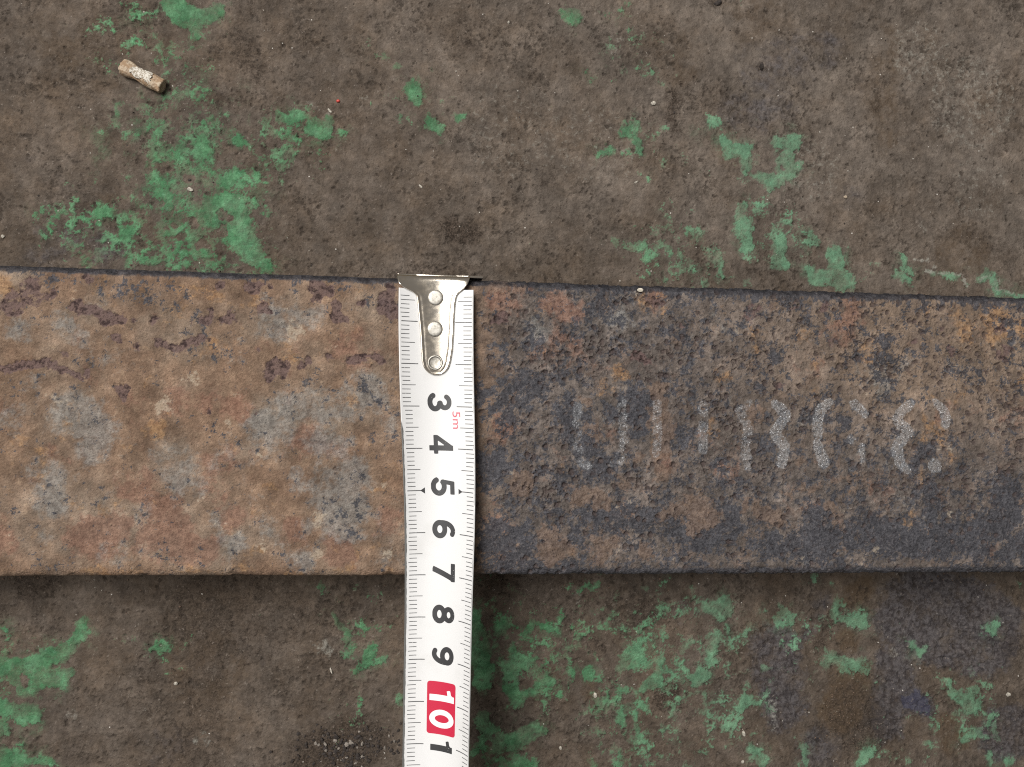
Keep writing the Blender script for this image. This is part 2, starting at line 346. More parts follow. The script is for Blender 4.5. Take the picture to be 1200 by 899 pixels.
hz = hz.astype(np.float32)
floor_me = grid_mesh('floor', np.stack([FX, FY, hz], axis=-1))
put_color(floor_me, 'coat', [film, dark, brown, slate])
put_color(floor_me, 'wear', [pale, cav * (0.3 + 0.7 * open_c), lump * open_c, lumps * 0.5 + 0.5])

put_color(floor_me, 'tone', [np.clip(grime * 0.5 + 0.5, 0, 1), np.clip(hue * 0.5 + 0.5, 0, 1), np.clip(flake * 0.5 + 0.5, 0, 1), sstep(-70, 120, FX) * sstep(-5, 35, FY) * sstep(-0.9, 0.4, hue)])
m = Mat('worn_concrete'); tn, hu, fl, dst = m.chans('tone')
film_a, dark_a, brown_a, slate_a = m.chans('coat'); pale_a, cav_a, lump_a, pnt_a = m.chans('wear')
n1 = m.noise(26, 5, 0.6, off=3); n2 = m.noise(5, 6, 0.65, off=9); n3 = m.noise(1.3, 5, 0.7, off=21); n4 = m.noise(0.45, 3, 0.7, off=5)
c = m.mix(m.ramp(hu, 0.15, 0.85), (0.088, 0.065, 0.047), (0.098, 0.080, 0.066))
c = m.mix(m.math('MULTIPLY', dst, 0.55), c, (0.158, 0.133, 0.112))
c = m.scale(c, m.gain(tn, 2.5))
c = m.scale(c, m.gain(fl, 1.2))
c = m.mix(m.ramp(pnt_a, 0.50, 0.95, 0, 0.45), c, (0.190, 0.158, 0.130))
c = m.mix(m.ramp(n3, 0.62, 1.0, 0, 0.40), c, (0.185, 0.152, 0.126))
c = m.mix(m.ramp(n3, 0.40, 0.0, 0, 0.60), c, (0.036, 0.027, 0.020))
c = m.mix(m.ragged(brown_a, n2, 0.7, 0.2, 0.9), c, m.mix(n3, (0.062, 0.042, 0.027), (0.110, 0.080, 0.054)))
c = m.mix(m.math('MULTIPLY', m.ragged(slate_a, n2, 0.8, 0.15, 0.9), 0.75), c, m.mix(m.ramp(n3, 0.3, 0.7), (0.030, 0.028, 0.034), (0.092, 0.087, 0.094)))
c = m.mix(m.ramp(slate_a, 0.82, 0.98, 0, 0.5), c, (0.048, 0.052, 0.092))
c = m.mix(m.math('MULTIPLY', m.ragged(dark_a, n3, 0.9, 0.15, 0.9), 0.85), c, m.mix(m.ramp(n4, 0.35, 0.65), (0.020, 0.015, 0.011), (0.070, 0.052, 0.040)))
c = m.mix(m.math('MULTIPLY', m.ragged(pale_a, n3, 0.9, 0.35, 0.95), 0.68), c, (0.32, 0.31, 0.27))
c = m.mix(m.math('MULTIPLY', cav_a, 0.62), c, (0.030, 0.023, 0.018))
c = m.mix(m.math('MULTIPLY', lump_a, m.ramp(n4, 0.4, 0.7, 0.0, 0.75)), c, (0.25, 0.212, 0.18))
c = m.mix(m.math('MULTIPLY', m.ramp(n4, 0.70, 1.0, 0, 0.40), n2), c, (0.26, 0.225, 0.19))
c = m.mix(m.math('MULTIPLY', m.ramp(n4, 0.28, 0.0, 0, 0.6), n1), c, (0.038, 0.030, 0.024))
# bright mineral specks
sp = m.ramp(m.voro(2.6, 4), 0.085, 0.05); spc = m.voro(2.6, 4, 'Color')
s_ = m.t.nodes.new('ShaderNodeSeparateColor'); m.t.links.new(spc, s_.inputs[0])
c = m.mix(m.math('MULTIPLY', sp, m.ramp(s_.outputs[0], 0.84, 0.88)), c, (0.55, 0.52, 0.47))
# green paint, dusty on top, paler and bluer towards the right hand end
g = m.mix(m.ramp(n2, 0.3, 0.7), (0.048, 0.150, 0.068), (0.094, 0.228, 0.118))
sepx = m.t.nodes.new('ShaderNodeSeparateXYZ'); m.t.links.new(m.co, sepx.inputs[0])
g = m.mix(m.ramp(sepx.outputs[0], 30, 90, 0, 0.6), g, m.mix(n3, (0.105, 0.200, 0.135), (0.175, 0.300, 0.205)))
g = m.mix(m.ramp(n2, 0.55, 1.0, 0, 0.45), g, (0.080, 0.122, 0.080))
g = m.mix(m.ramp(n3, 0.55, 1.0, 0, 0.60), g, (0.066, 0.105, 0.062))
g = m.mix(m.ramp(n3, 0.40, 0.0, 0, 0.50), g, (0.150, 0.330, 0.205))
g = m.mix(m.ramp(n4, 0.72, 1.0, 0, 0.30), g, (0.20, 0.38, 0.26))
g = m.mix(m.ramp(n4, 0.25, 0.0, 0, 0.4), g, (0.030, 0.075, 0.045))
g = m.mix(m.math('MULTIPLY', cav_a, 0.7), g, (0.035, 0.040, 0.028))
g = m.scale(g, m.gain(fl, 2.6))
ff = m.ragged(film_a, m.math('ADD', m.math('MULTIPLY', n4, 0.6), m.math('MULTIPLY', n3, 0.4)), 0.30, 0.08, 0.90)
c = m.mix(m.math('MULTIPLY', m.math('MULTIPLY', ff, 0.92), m.ramp(pale_a, 0.6, 1.0, 1.0, 0.45)), c, m.mix(m.ramp(hu, 0.45, 0.9, 0, 0.35), g, (0.085, 0.100, 0.070)))
h = m.math('ADD', m.math('MULTIPLY', n3, 0.7), m.math('MULTIPLY', n4, 0.5))
nb = m.bump(h, 0.33, 0.9)
concrete = m.done(c, m.ramp(n2, 0.3, 0.7, 0.75, 0.95), nb, spec=0.18)
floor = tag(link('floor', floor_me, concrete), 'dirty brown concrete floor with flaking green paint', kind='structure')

# ================================================================== rusty steel bar
ZK, ZL, ZM, ZN, ZO, ZP = (0, 300, 2.364), (240, 300, 2.364), (540, 320, 2.428), (760, 320, 2.429), (960, 330, 2.496), (640, 440, 2.3077)
GREY = [(ZK, [(.8,170,195,30,210,240,25),(.6,40,220,40),(.9,170,450,45,250,470,60,310,480,30,240,540,40),(.8,20,460,30),(.8,160,620,50,150,690,30),(.5,340,700,50),(.8,520,600,70,460,560,40),
   (.6,290,840,25),(.6,120,810,40),(.4,350,290,40),(.4,100,360,20)]),
 (ZL, [(.9,220,200,45,180,150,30,280,180,30),(.9,200,470,60,140,460,40,300,430,50,350,450,40,470,390,40,450,360,30),(.8,320,510,50,380,560,40,420,600,40,350,650,70,270,620,30,400,740,60,300,760,40),
   (.7,180,760,40,130,650,20),(.7,30,740,30,100,810,30),(.8,500,830,40),(.6,20,560,20),(.6,520,480,30),(.6,280,840,40)]),
 (ZM, [(.6,200,150,50,230,180,30),(.5,460,200,40,450,130,20),(.4,500,60,50)]), (ZN, [(.5,100,230,40),(.4,210,150,30),(.4,250,330,30),(.4,420,440,40)]), (ZO, [(.5,150,300,60),(.4,260,280,40),(.5,260,660,50)])]
RED = [(ZK, [(.9,260,780,60,330,740,40,200,800,30),(.9,420,780,50,500,800,50,400,650,50,340,650,30),(.7,500,390,30,490,420,25),(.8,20,790,40),(.5,230,300,40),(.4,560,430,30),(.4,10,410,30)]),
 (ZL, [(.9,80,730,40,60,680,30),(.9,250,760,35,240,790,25),(.9,380,820,40),(.8,100,440,35),(.7,230,405,25),(.8,500,740,30),(.7,380,530,30,250,520,20),(.7,10,820,30),(.4,420,250,60),(.5,60,560,60)]),
 (ZM, [(.8,110,90,45),(.7,250,90,30,330,130,25),(.5,360,240,40,240,230,40),(.6,100,40,30,180,45,20),(.8,120,460,40),(.5,100,700,40)]), (ZN, [(.6,30,70,40),(.7,40,540,30),(.8,230,580,26),(.6,280,660,20)]), (ZO, [(.6,100,100,50,60,150,50),(.5,140,590,24)])]
ORANGE = [(ZK, [(.9,20,90,30),(.5,170,270,25),(.7,440,480,30),(.5,440,130,60),(.5,560,100,30),(.4,60,520,50),(.4,330,560,40),(.35,80,640,40),(.7,0,884,9,590,880,9)]),
 (ZL, [(1,150,125,14),(.9,480,650,25),(.6,400,400,20),(.7,180,650,20),(.6,160,820,25),(.4,250,270,50),(.4,60,250,60),(.5,450,60,40),(.4,520,600,20),(.6,0,884,9,500,884,9)]),
 (ZM, [(1,460,295,14),(.6,560,110,25,500,70,16),(.5,410,90,10),(.5,500,690,12)]), (ZN, [(.7,300,180,20,310,260,20),(.8,430,190,18),(1,200,305,18,240,305,6),(.6,170,400,25,180,430,15),(.7,350,630,12),(.5,100,130,16)]),
 (ZO, [(.6,140,90,20),(.7,130,220,26),(.75,520,130,70,590,140,40),(.6,400,110,40,450,140,40),(1,592,130,20),(.8,590,280,25),(.85,320,430,16,350,460,18,380,510,16),(.6,270,700,18,310,720,22),(.5,300,90,30),(.4,560,230,40)])]
CREAM = [(ZK, [(.8,160,410,12),(.7,450,420,30),(.9,380,810,16),(.6,530,340,25),(.7,410,490,10),(.5,220,245,8),(.6,320,615,8),(.5,345,550,10),(.5,210,130,8),(.6,570,735,12)]),
 (ZL, [(.9,230,150,14),(.8,240,200,25,260,210,20),(.7,310,740,20),(.7,150,820,20),(.9,510,830,25),(.7,320,830,15),(.5,350,240,40),(.6,60,465,12),(.5,240,480,14),(.6,30,730,16),(.6,150,560,10),(.6,490,640,10)]),
 (ZM, [(.9,510,48,6),(.5,500,70,20),(.4,440,670,14),(.5,200,650,10),(.4,490,660,14)]), (ZN, [(.6,420,825,30),(.5,240,820,14),(.5,230,630,10),(.5,340,640,10),(.4,420,740,14)]),
 (ZO, [(.7,170,800,25),(.6,380,690,20,400,680,16),(.5,80,680,18),(.5,50,720,20),(.5,310,760,8),(.5,255,280,8),(.5,420,660,10)])]
PURPLE = [(ZK, [(.6,90,100,35,30,145,30,150,110,14),(1,210,150,16,260,155,18,300,180,22,340,185,12),(1,325,235,16),(.8,240,68,16),(.8,370,185,8),(.8,425,187,12),
   (1,10,325,12,70,310,14,110,305,13,150,310,13,190,328,8,215,340,8,245,332,8),(1,335,380,18,345,400,10),(.95,440,245,10,480,262,8,510,260,12,560,235,12),(.9,570,185,14),(.8,380,260,10),(.6,180,280,10),(.8,530,195,6),(.9,580,155,10)]),
 (ZL, [(.9,40,90,16),(1,135,95,22),(.8,185,90,6),(1,300,90,18,340,105,20,300,125,10),(1,360,140,14,370,180,20,390,185,12),(.9,430,140,14),(.9,515,100,16,500,145,26,540,170,20),(1,65,180,20,50,180,10),
   (1,160,155,18,175,165,10),(.9,10,185,14),(.8,5,155,8),(1,190,310,22,180,345,14,220,310,14,215,335,8),(1,265,310,8,290,300,10),(1,345,288,12),(1,405,295,15,440,290,8,455,285,13,490,295,12),(1,150,270,6),(.9,140,445,8),(.8,10,440,8)]),
 (ZM, [(.9,120,135,16,90,140,12),(.6,330,130,14),(.9,500,240,16,530,260,12),(.7,560,95,20),(.5,240,245,14)]), (ZN, [(.8,500,100,16),(.6,420,100,14),(.6,10,85,20),(.6,90,160,10),(.5,300,120,30),(.6,375,330,14)]),
 (ZO, [(.7,20,80,14),(.8,100,105,8),(.6,280,125,10),(.9,540,140,14,520,150,8),(.6,360,130,14),(.7,390,205,14),(.6,540,215,30),(.5,480,270,10),(.6,540,330,10),(.6,430,310,10),(.5,40,180,20),(.5,280,180,14)])]
SCALE = [(ZK, [(.75,330,100,34,450,110,42,520,115,20),(.8,290,42,10,590,50,10),(.7,180,66,14,60,60,12),(.5,480,862,16,570,862,14),(.5,30,858,14,200,856,14),(.45,560,180,20)]),
 (ZL, [(.9,0,52,10,60,60,14,250,70,12,530,86,10),(.7,460,120,24,520,150,20),(.7,440,370,24,500,420,20),(.5,400,740,40),(.4,330,440,30),(.5,420,600,24),(.6,520,500,16)]),
 (ZM, [(.9,200,340,50,150,330,40),(.85,350,490,60,300,400,40),(1,400,550,40,380,570,25),(.9,500,370,40,500,450,30),(.95,80,560,50,60,620,30),(1,150,790,60,60,740,40,120,820,50),(.9,450,700,50,360,700,30,540,700,35),
   (.85,380,100,28,420,110,20),(.9,330,760,20),(.8,120,400,60),(.8,50,350,40),(.8,240,560,25),(.8,300,600,30),(.6,100,230,40),(.7,330,180,26),(.7,450,220,26),(.7,200,210,20),(.95,230,36,12,400,48,12,480,52,10),(.7,280,300,30),(.7,430,400,20),(1,30,835,14,330,838,14)]),
 (ZN, [(.8,120,230,25,110,310,20),(.7,60,300,20),(1,90,720,40,130,770,40,230,740,25,240,680,25,150,690,15),(.8,60,480,40,120,490,30),(.8,330,500,30),(1,470,670,25,490,760,60,560,740,30,350,790,26),(.7,60,170,20,100,200,25),
   (.7,240,180,18),(.7,200,560,20),(.6,30,640,20),(.8,430,520,20),(.6,250,600,20),(.6,380,420,14),(.6,320,330,20),(.7,360,240,18),(.8,0,62,10,100,66,12,300,70,14,560,78,10),(.6,450,420,24)]),
 (ZO, [(.7,190,180,25,170,220,26),(.6,110,220,20),(.85,300,500,35,280,540,20),(1,150,740,55,250,760,55,360,760,55,470,760,50,550,690,50,540,620,40,500,590,25),(1,580,780,30),(.8,320,620,45,330,660,30),(.9,90,760,30),(.8,100,650,25),
   (1,450,800,30),(1,550,800,40),(.8,60,470,20),(.7,150,400,20),(.9,20,46,10,240,50,12,420,66,14,600,80,12),(.6,60,420,30),(.5,430,560,30),(.6,20,560,20)])]
BROWNP = [(ZM, [(1,240,470,18),(.9,170,610,40),(.8,350,370,20),(.9,370,460,35),(1,330,640,36,400,650,36),(1,570,430,36,560,340,25,560,470,20,570,580,30,600,560,20),(1,250,800,46,280,790,35,240,740,25),(1,400,790,42,440,770,25),(.9,510,530,20),(.8,480,615,20),
   (1,530,800,30),(.8,580,700,20),(.9,100,40,26,190,44,16),(.6,300,230,40),(.7,230,540,20)]),
 (ZN, [(1,40,430,35,30,540,30,20,590,25),(.8,60,560,20),(1,300,410,32),(.9,130,730,30,190,700,30,120,670,40,30,700,20),(.9,430,550,20,480,520,8),(.8,520,690,25),(.8,280,670,20,360,700,40),(1,380,632,6,450,620,13,520,605,13,565,590,10),(.8,460,310,25),(.6,350,100,20),(.8,20,790,26),(.7,270,810,20)]),
 (ZO, [(.9,40,680,30),(.8,130,590,20,100,630,14),(.8,310,720,20),(.7,590,660,15),(.8,360,640,18),(.7,420,700,24),(.6,80,800,20)])]
STENCIL = [(ZP, [(.40,85,90,13,85,200,13,95,240,13),(.72,95,240,14,115,252,11),(.50,205,80,13,210,190,13,195,240,13),(.6,195,240,13,175,250,10),(.55,300,85,13,300,170,13,297,215,12),(.55,425,85,13,425,135,14,425,210,14),
   (.55,550,80,12,525,105,12,545,150,15,540,200,15,545,250,13),(.9,620,85,13,648,115,14,620,160,15,645,200,15,635,245,13),(.85,765,80,13,740,105,15,735,150,14,735,190,14,750,240,17),
   (.85,835,85,15,860,110,13),(.7,825,180,13),(.55,870,165,7),(.85,855,200,9,855,235,9),(.6,825,260,8),(1,985,85,14,955,110,15,955,135,15,980,160,14,950,195,17,955,235,16,975,262,12),
   (.95,1055,80,10,1078,105,13,1080,140,11),(.95,1050,250,20)])]

# profile round the bar: (surface coordinate w, y, z); w equals y on the top face
RAD = 2.6
prof = []
for w_ in np.arange(-BAR_W + RAD, -RAD + 1e-6, 0.205): prof.append((w_, w_, BAR_H, 0, 1))
for k in range(1, 10):
    a = math.pi / 2 * k / 9; prof.append((-RAD + RAD * a, -RAD + RAD * math.sin(a), BAR_H - RAD + RAD * math.cos(a), math.sin(a), math.cos(a)))
for k in range(1, 13):
    z_ = BAR_H - RAD - (BAR_H - 2 * RAD) * k / 13; prof.append((-RAD + RAD * 1.571 + (BAR_H - RAD - z_), 0, z_, 1, 0))
wq = -RAD + RAD * 1.571 + BAR_H - 2 * RAD
for k in range(0, 7):
    a = math.pi / 2 * k / 6; prof.append((wq + RAD * a, -RAD + RAD * math.cos(a), RAD - RAD * math.sin(a), math.cos(a), -math.sin(a)))
wq2 = -BAR_W + RAD - RAD * 1.571 - (BAR_H - 2 * RAD)
for k in range(0, 7):
    a = math.pi / 2 * k / 6; prof.append((wq2 - RAD * (1.571 - a), -BAR_W + RAD - RAD * math.sin(a), RAD - RAD * math.cos(a), -math.sin(a), -math.cos(a)))
for k in range(1, 13):
    z_ = RAD + (BAR_H - 2 * RAD) * k / 13; prof.append((-BAR_W + RAD - RAD * 1.571 - (BAR_H - RAD - z_), -BAR_W, z_, -1, 0))
for k in range(0, 9):
    a = math.pi / 2 * k / 9; prof.append((-BAR_W + RAD - RAD * (1.571 - a), -BAR_W + RAD - RAD * math.cos(a), BAR_H - RAD + RAD * math.sin(a), -math.cos(a), math.sin(a)))
prof = np.array(prof)
order = np.argsort(prof[:, 0]); prof = prof[order]
bxs = graded(ground(-15, 450, BAR_H)[0], ground(1215, 450, BAR_H)[0], 0.205, 420)
BX, BWc = np.meshgrid(bxs, prof[:, 0]); BX = BX.astype(np.float32); BWc = BWc.astype(np.float32)
bwx = BX + 0.8 * fbm(BX, BWc, 3.6, 4, 211); bwy = BWc + 0.8 * fbm(BX, BWc, 3.6, 4, 221)
bj = 0.8 * fbm(BX, BWc, 2.4, 4, 231, 0.65)
B = Field(bxs, prof[:, 0], bwx, bwy, BAR_H, SCALE_BAR)
def layer(data, soft, jit, grow=0.0):
    o = np.zeros_like(BX)
    for z, s in data: B.draw(o, z, s, soft, jit, grow)
    return o
def broken(mask, size, amp, seed, w=0.22, mid=0.5, gain=0.68, octs=6):
    return sstep(mid - w, mid + w, mask + amp * fbm(BX, BWc, size, octs, seed, gain))
right = sstep(4, 22, BX + 5 * bj)                                           # the heavily pitted length of the bar
cloud = fbm(BX, BWc, 11, 5, 205, 0.6); cloud2 = fbm(BX, BWc, 8, 5, 207, 0.6)
grey = layer(GREY, 4.2, bj * 2.4); red = layer(RED, 4.0, bj * 2.2); orange = layer(ORANGE, 3.4, bj * 2.0); cream = layer(CREAM, 2.0, bj * 1.8)
pk1 = fbm(BX, BWc, 12, 7, 501, 0.78); pk2 = fbm(BX, BWc, 12, 7, 511, 0.78); pk3 = fbm(BX, BWc, 10, 7, 521, 0.78); pk4 = fbm(BX, BWc, 7, 6, 531, 0.80); pk5 = 0.4 * fbm(BX, BWc, 20, 3, 541, 0.6) + 0.85 * fbm(BX, BWc, 5.0, 6, 545, 0.84)
mixed = lambda mask, k, n, mid, w: sstep(mid - w, mid + w, mask + k * n)
grey = mixed(0.80 * grey + 0.05, 0.95, pk1, 0.48, 0.40); red = mixed(0.85 * red + 0.08, 0.95, pk2, 0.45, 0.30)
orange = mixed(0.80 * orange + 0.06, 0.95, pk3, 0.48, 0.30); cream = mixed(0.85 * cream, 1.2, pk4, 0.62, 0.22)
purple = broken(layer(PURPLE, 0.7, bj * 1.5, -0.1), 2.2, 0.75, 441, 0.26, 0.50, 0.76)
core = fbm(BX, BWc, 1.5, 4, 321, 0.65)
scale_ = layer(SCALE, 2.4, bj * 2.4)
ox0, ox1 = ground(-15, 450, BAR_H)[0], ground(1215, 450, BAR_H)[0]
outside_b = (BX < ox0) | (BX > ox1)
scale_ = np.where(outside_b, sstep(0.0, 0.4, fbm(BX, BWc, 16, 4, 241)) * right, scale_)
low = right * sstep(-34, -62, BWc) + 0.5 * right * sstep(40, 14, BX)
scale_ = mixed(0.56 * scale_ + 0.25 * right + 0.12 * low, 1.15, 0.40 * pk1 - 0.35 * pk2 + 1.15 * fbm(BX, BWc, 2.6, 6, 551, 0.86), 0.45, 0.24)
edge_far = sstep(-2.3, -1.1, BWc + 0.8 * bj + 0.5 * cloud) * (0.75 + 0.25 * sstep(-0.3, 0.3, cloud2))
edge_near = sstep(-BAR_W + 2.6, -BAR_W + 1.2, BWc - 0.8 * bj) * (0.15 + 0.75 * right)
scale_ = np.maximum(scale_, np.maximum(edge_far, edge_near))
brownp = mixed(0.80 * layer(BROWNP, 2.2, bj * 2.4), 1.0, 0.5 * pk3 + 0.7 * fbm(BX, BWc, 3.0, 5, 571, 0.82), 0.50, 0.22)
pit_pre = sstep(0.12, 0.35, fbm(BX, BWc, 1.6, 4, 575, 0.75))
sten = np.zeros_like(BX); B.WX = BX + 0.30 * bj; B.WY = BWc + 0.30 * fbm(BX, BWc, 2.0, 3, 233)
def smooth_stroke(st, n=5):
    P = np.array(st[1:], dtype=float).reshape(-1, 3)
    if len(P) < 3: return st
    Q = np.vstack([2 * P[0] - P[1], P, 2 * P[-1] - P[-2]]); out = []
    for i in range(1, len(Q) - 2):
        for k in range(n):
            t = k / n; a_, b_, c_, d_ = Q[i - 1], Q[i], Q[i + 1], Q[i + 2]
            out.append(0.5 * (2 * b_ + (c_ - a_) * t + (2 * a_ - 5 * b_ + 4 * c_ - d_) * t * t + (3 * b_ - a_ - 3 * c_ + d_) * t ** 3))
    out.append(P[-1])
    return (min(1.0, st[0] * 0.75 + 0.30),) + tuple(np.array(out).ravel())
for z, s in STENCIL: B.draw(sten, z, [smooth_stroke(st) for st in s], 0.45, bj * 0.35, 0.15)
sten = sten * sstep(0.10, 0.75, sten * 0.75 + 0.85 * fbm(BX, BWc, 2.4, 5, 471, 0.80) + 0.10)
sten *= 1 - 0.4 * pit_pre
# pits: scabs flaked off, many on the right, few on the left
scab = fbm(BX, BWc, 3.0, 5, 291, 0.64)
pn = fbm(BX + 0.5 * bj, BWc + 0.5 * scab, 2.6, 5, 251, 0.80)
pd1, pr1 = worley(BX + 0.8 * bj, BWc + 0.8 * scab, 1.05, 261); pd2, pr2 = worley(BX + 0.7 * scab, BWc + 0.8 * bj, 2.0, 265)
dens = np.clip(0.50 + 0.9 * fbm(BX, BWc, 11, 4, 281), 0.05, 1.0) * (0.04 + 0.96 * right) * (1 - 0.45 * brownp) * (1 - 0.5 * sstep(-50, -64, BWc))
pv = pn - 0.60 * (1 - dens)
pit = np.clip(sstep(0.15, 0.26, pv) + sstep(0.46, 0.26, pd1) * (pr1 < dens * 0.55) * (0.35 + 0.65 * np.clip(pr1 / 0.5, 0, 1)) + sstep(0.40, 0.24, pd2) * (pr2 < dens * 0.30), 0, 1)
rim = np.maximum(sstep(-0.06, 0.12, pv), np.maximum(sstep(0.75, 0.5, pd1) * (pr1 < dens * 0.55), sstep(0.60, 0.42, pd2) * (pr2 < dens * 0.30))) * (1 - pit)
crust = np.clip(scab * 0.6 + 0.5, 0, 1)
disp = (0.18 * fbm(BX, BWc, 30, 3, 301) + (0.06 + 0.34 * right) * scab - 0.50 * pit * (0.45 + 0.55 * right) + 0.13 * rim + 0.07 * fbm(BX, BWc, 0.9, 2, 311) * (0.35 + 0.9 * right)
        - 0.34 * purple * sstep(-0.5, 0.3, core) + 0.14 * brownp - 0.06 * scale_ + 0.05 * sten)
corner = 1 - sstep(0.0, 4.5, np.minimum(np.abs(BWc + RAD * 0.3), np.abs(BWc + BAR_W - RAD * 0.3)))
disp = disp - corner * (0.45 * sstep(0.15, 0.5, fbm(BX, BWc, 7, 4, 561, 0.65)) + 0.10 * fbm(BX, BWc, 2.0, 3, 565))
PY = prof[:, 1][:, None] + disp * prof[:, 3][:, None]
PZ = prof[:, 2][:, None] + disp * prof[:, 4][:, None]
PZ = np.maximum(PZ, 0.02)
bar_me = grid_mesh('steel_bar', np.stack([BX, PY, PZ], axis=-1)[::1], wrap=True)
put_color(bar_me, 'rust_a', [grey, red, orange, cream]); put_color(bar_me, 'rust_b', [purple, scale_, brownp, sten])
put_color(bar_me, 'rust_c', [pit, right, np.broadcast_to(np.clip(prof[:, 4], 0, 1)[:, None], BX.shape) * 0 + np.clip(core * 0.6 + 0.5, 0, 1), crust])

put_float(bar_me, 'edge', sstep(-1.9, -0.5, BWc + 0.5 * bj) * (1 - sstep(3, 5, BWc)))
put_color(bar_me, 'tone', [np.clip(pk5 * 0.5 + 0.5, 0, 1), np.clip(pk4 * 0.5 + 0.5, 0, 1), np.clip(pk3 * 0.5 + 0.5, 0, 1)])
m = Mat('rusty_steel'); tn, hu, fl, _ = m.chans('tone')
gr, rd, og, cr = m.chans('rust_a'); pu, sc, bp, stn = m.chans('rust_b'); pt, rt, tp, cru = m.chans('rust_c')
n1 = m.noise(18, 5, 0.6, off=2); n2 = m.noise(4.5, 6, 0.65, off=12); n3 = m.noise(1.4, 5, 0.7, off=31); n4 = m.noise(0.5, 3, 0.7, off=8); n5 = m.noise(0.28, 2, 0.6, off=18)
tan = m.mix(m.ramp(n2, 0.1, 0.9), (0.150, 0.095, 0.064), (0.214, 0.143, 0.098))
tan = m.mix(m.ramp(n1, 0.3, 0.9, 0, 0.75), tan, (0.215, 0.170, 0.132))
tan = m.mix(m.ramp(n3, 0.60, 1.0, 0, 0.45), tan, (0.35, 0.255, 0.172))
tan = m.mix(m.ramp(n3, 0.34, 0.0, 0, 0.45), tan, (0.130, 0.082, 0.057))
pitted = m.mix(m.ramp(n3, 0.1, 0.9), (0.078, 0.066, 0.060), (0.152, 0.127, 0.112))
pitted = m.mix(m.ramp(n2, 0.50, 1.0, 0, 0.5), pitted, (0.175, 0.116, 0.086))
pitted = m.mix(m.ramp(cru, 0.55, 0.95, 0, 0.55), pitted, (0.230, 0.192, 0.165))
sx = m.t.nodes.new('ShaderNodeSeparateXYZ'); m.t.links.new(m.co, sx.inputs[0])
pitted = m.mix(m.math('MULTIPLY', m.ramp(sx.outputs[0], 50, 120, 0, 0.85), m.ramp(sx.outputs[1], -48, -18)), pitted, m.mix(n2, (0.160, 0.122, 0.098), (0.245, 0.175, 0.122)))
c = m.scale(m.mix(rt, tan, pitted), m.gain(tn, 2.3))
nn = m.math('ADD', m.math('MULTIPLY', n3, 0.5), m.math('MULTIPLY', n4, 0.5))
c = m.mix(m.math('MULTIPLY', m.ragged(rd, nn, 0.5, 0.10, 1.0), 0.62), c, m.mix(m.ramp(n3, 0.3, 0.7), (0.150, 0.074, 0.053), (0.250, 0.140, 0.100)))
c = m.mix(m.math('MULTIPLY', m.ragged(gr, nn, 0.5, 0.10, 1.0), 0.58), c, m.mix(m.ramp(n3, 0.3, 0.7), (0.135, 0.138, 0.136), (0.250, 0.248, 0.235)))
c = m.mix(m.math('MULTIPLY', m.ragged(og, nn, 0.5, 0.12, 1.0), 0.64), c, m.mix(m.ramp(n3, 0.35, 0.65), (0.235, 0.128, 0.062), (0.370, 0.220, 0.110)))
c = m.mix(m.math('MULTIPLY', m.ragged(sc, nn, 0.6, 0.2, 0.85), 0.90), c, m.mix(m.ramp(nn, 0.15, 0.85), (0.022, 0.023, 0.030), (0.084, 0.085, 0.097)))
c = m.mix(m.math('MULTIPLY', m.ragged(bp, nn, 0.5, 0.25, 0.9), 0.68), c, m.mix(m.ramp(n3, 0.3, 0.7), (0.128, 0.086, 0.064), (0.195, 0.138, 0.105)))
c = m.scale(c, m.gain(hu, 1.7))
c = m.mix(m.math('MULTIPLY', m.ragged(cr, nn, 0.7, 0.2, 1.0), 0.62), c, m.mix(n3, (0.32, 0.25, 0.175), (0.46, 0.40, 0.32)))
c = m.mix(m.math('MULTIPLY', m.ragged(pu, nn, 0.7, 0.10, 0.8), 0.86), c, (0.130, 0.086, 0.080))
c = m.mix(m.math('MULTIPLY', pu, m.ramp(tp, 0.50, 0.72, 0, 0.9)), c, (0.036, 0.022, 0.022))
c = m.mix(m.math('MULTIPLY', pt, m.math('ADD', 0.35, m.math('MULTIPLY', rt, 0.45))), c, m.mix(n4, (0.038, 0.028, 0.027), (0.095, 0.070, 0.064)))
c = m.mix(m.math('MULTIPLY', m.ramp(n4, 0.66, 1.0, 0, 0.55), n2), c, m.mix(rt, (0.33, 0.25, 0.175), (0.27, 0.23, 0.20)))
c = m.mix(m.math('MULTIPLY', m.ramp(n4, 0.30, 0.0, 0, 0.65), n1), c, (0.048, 0.037, 0.034))
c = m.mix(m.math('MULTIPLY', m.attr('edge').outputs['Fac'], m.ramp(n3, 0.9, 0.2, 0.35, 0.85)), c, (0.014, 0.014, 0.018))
st = m.ragged(stn, m.math('ADD', m.math('MULTIPLY', nn, 0.4), m.math('MULTIPLY', cru, 0.6)), 0.9, 0.12, 0.85)
c = m.mix(m.math('MULTIPLY', st, 0.42), c, m.mix(m.ramp(n5, 0.1, 0.9), (0.12, 0.123, 0.128), (0.48, 0.49, 0.505)))
spk = m.math('MULTIPLY', m.ramp(n5, 0.80, 0.90), st)
c = m.mix(spk, c, (0.85, 0.86, 0.88))
h = m.math('ADD', m.math('MULTIPLY', n4, 0.7), m.math('MULTIPLY', n3, 0.5))
nb = m.bump(h, 0.32, 1.0)
rough = m.mix(sc, (0.85, 0.85, 0.85), (0.62, 0.62, 0.62))
steel_rust = m.done(c, rough, nb, spec=0.22)
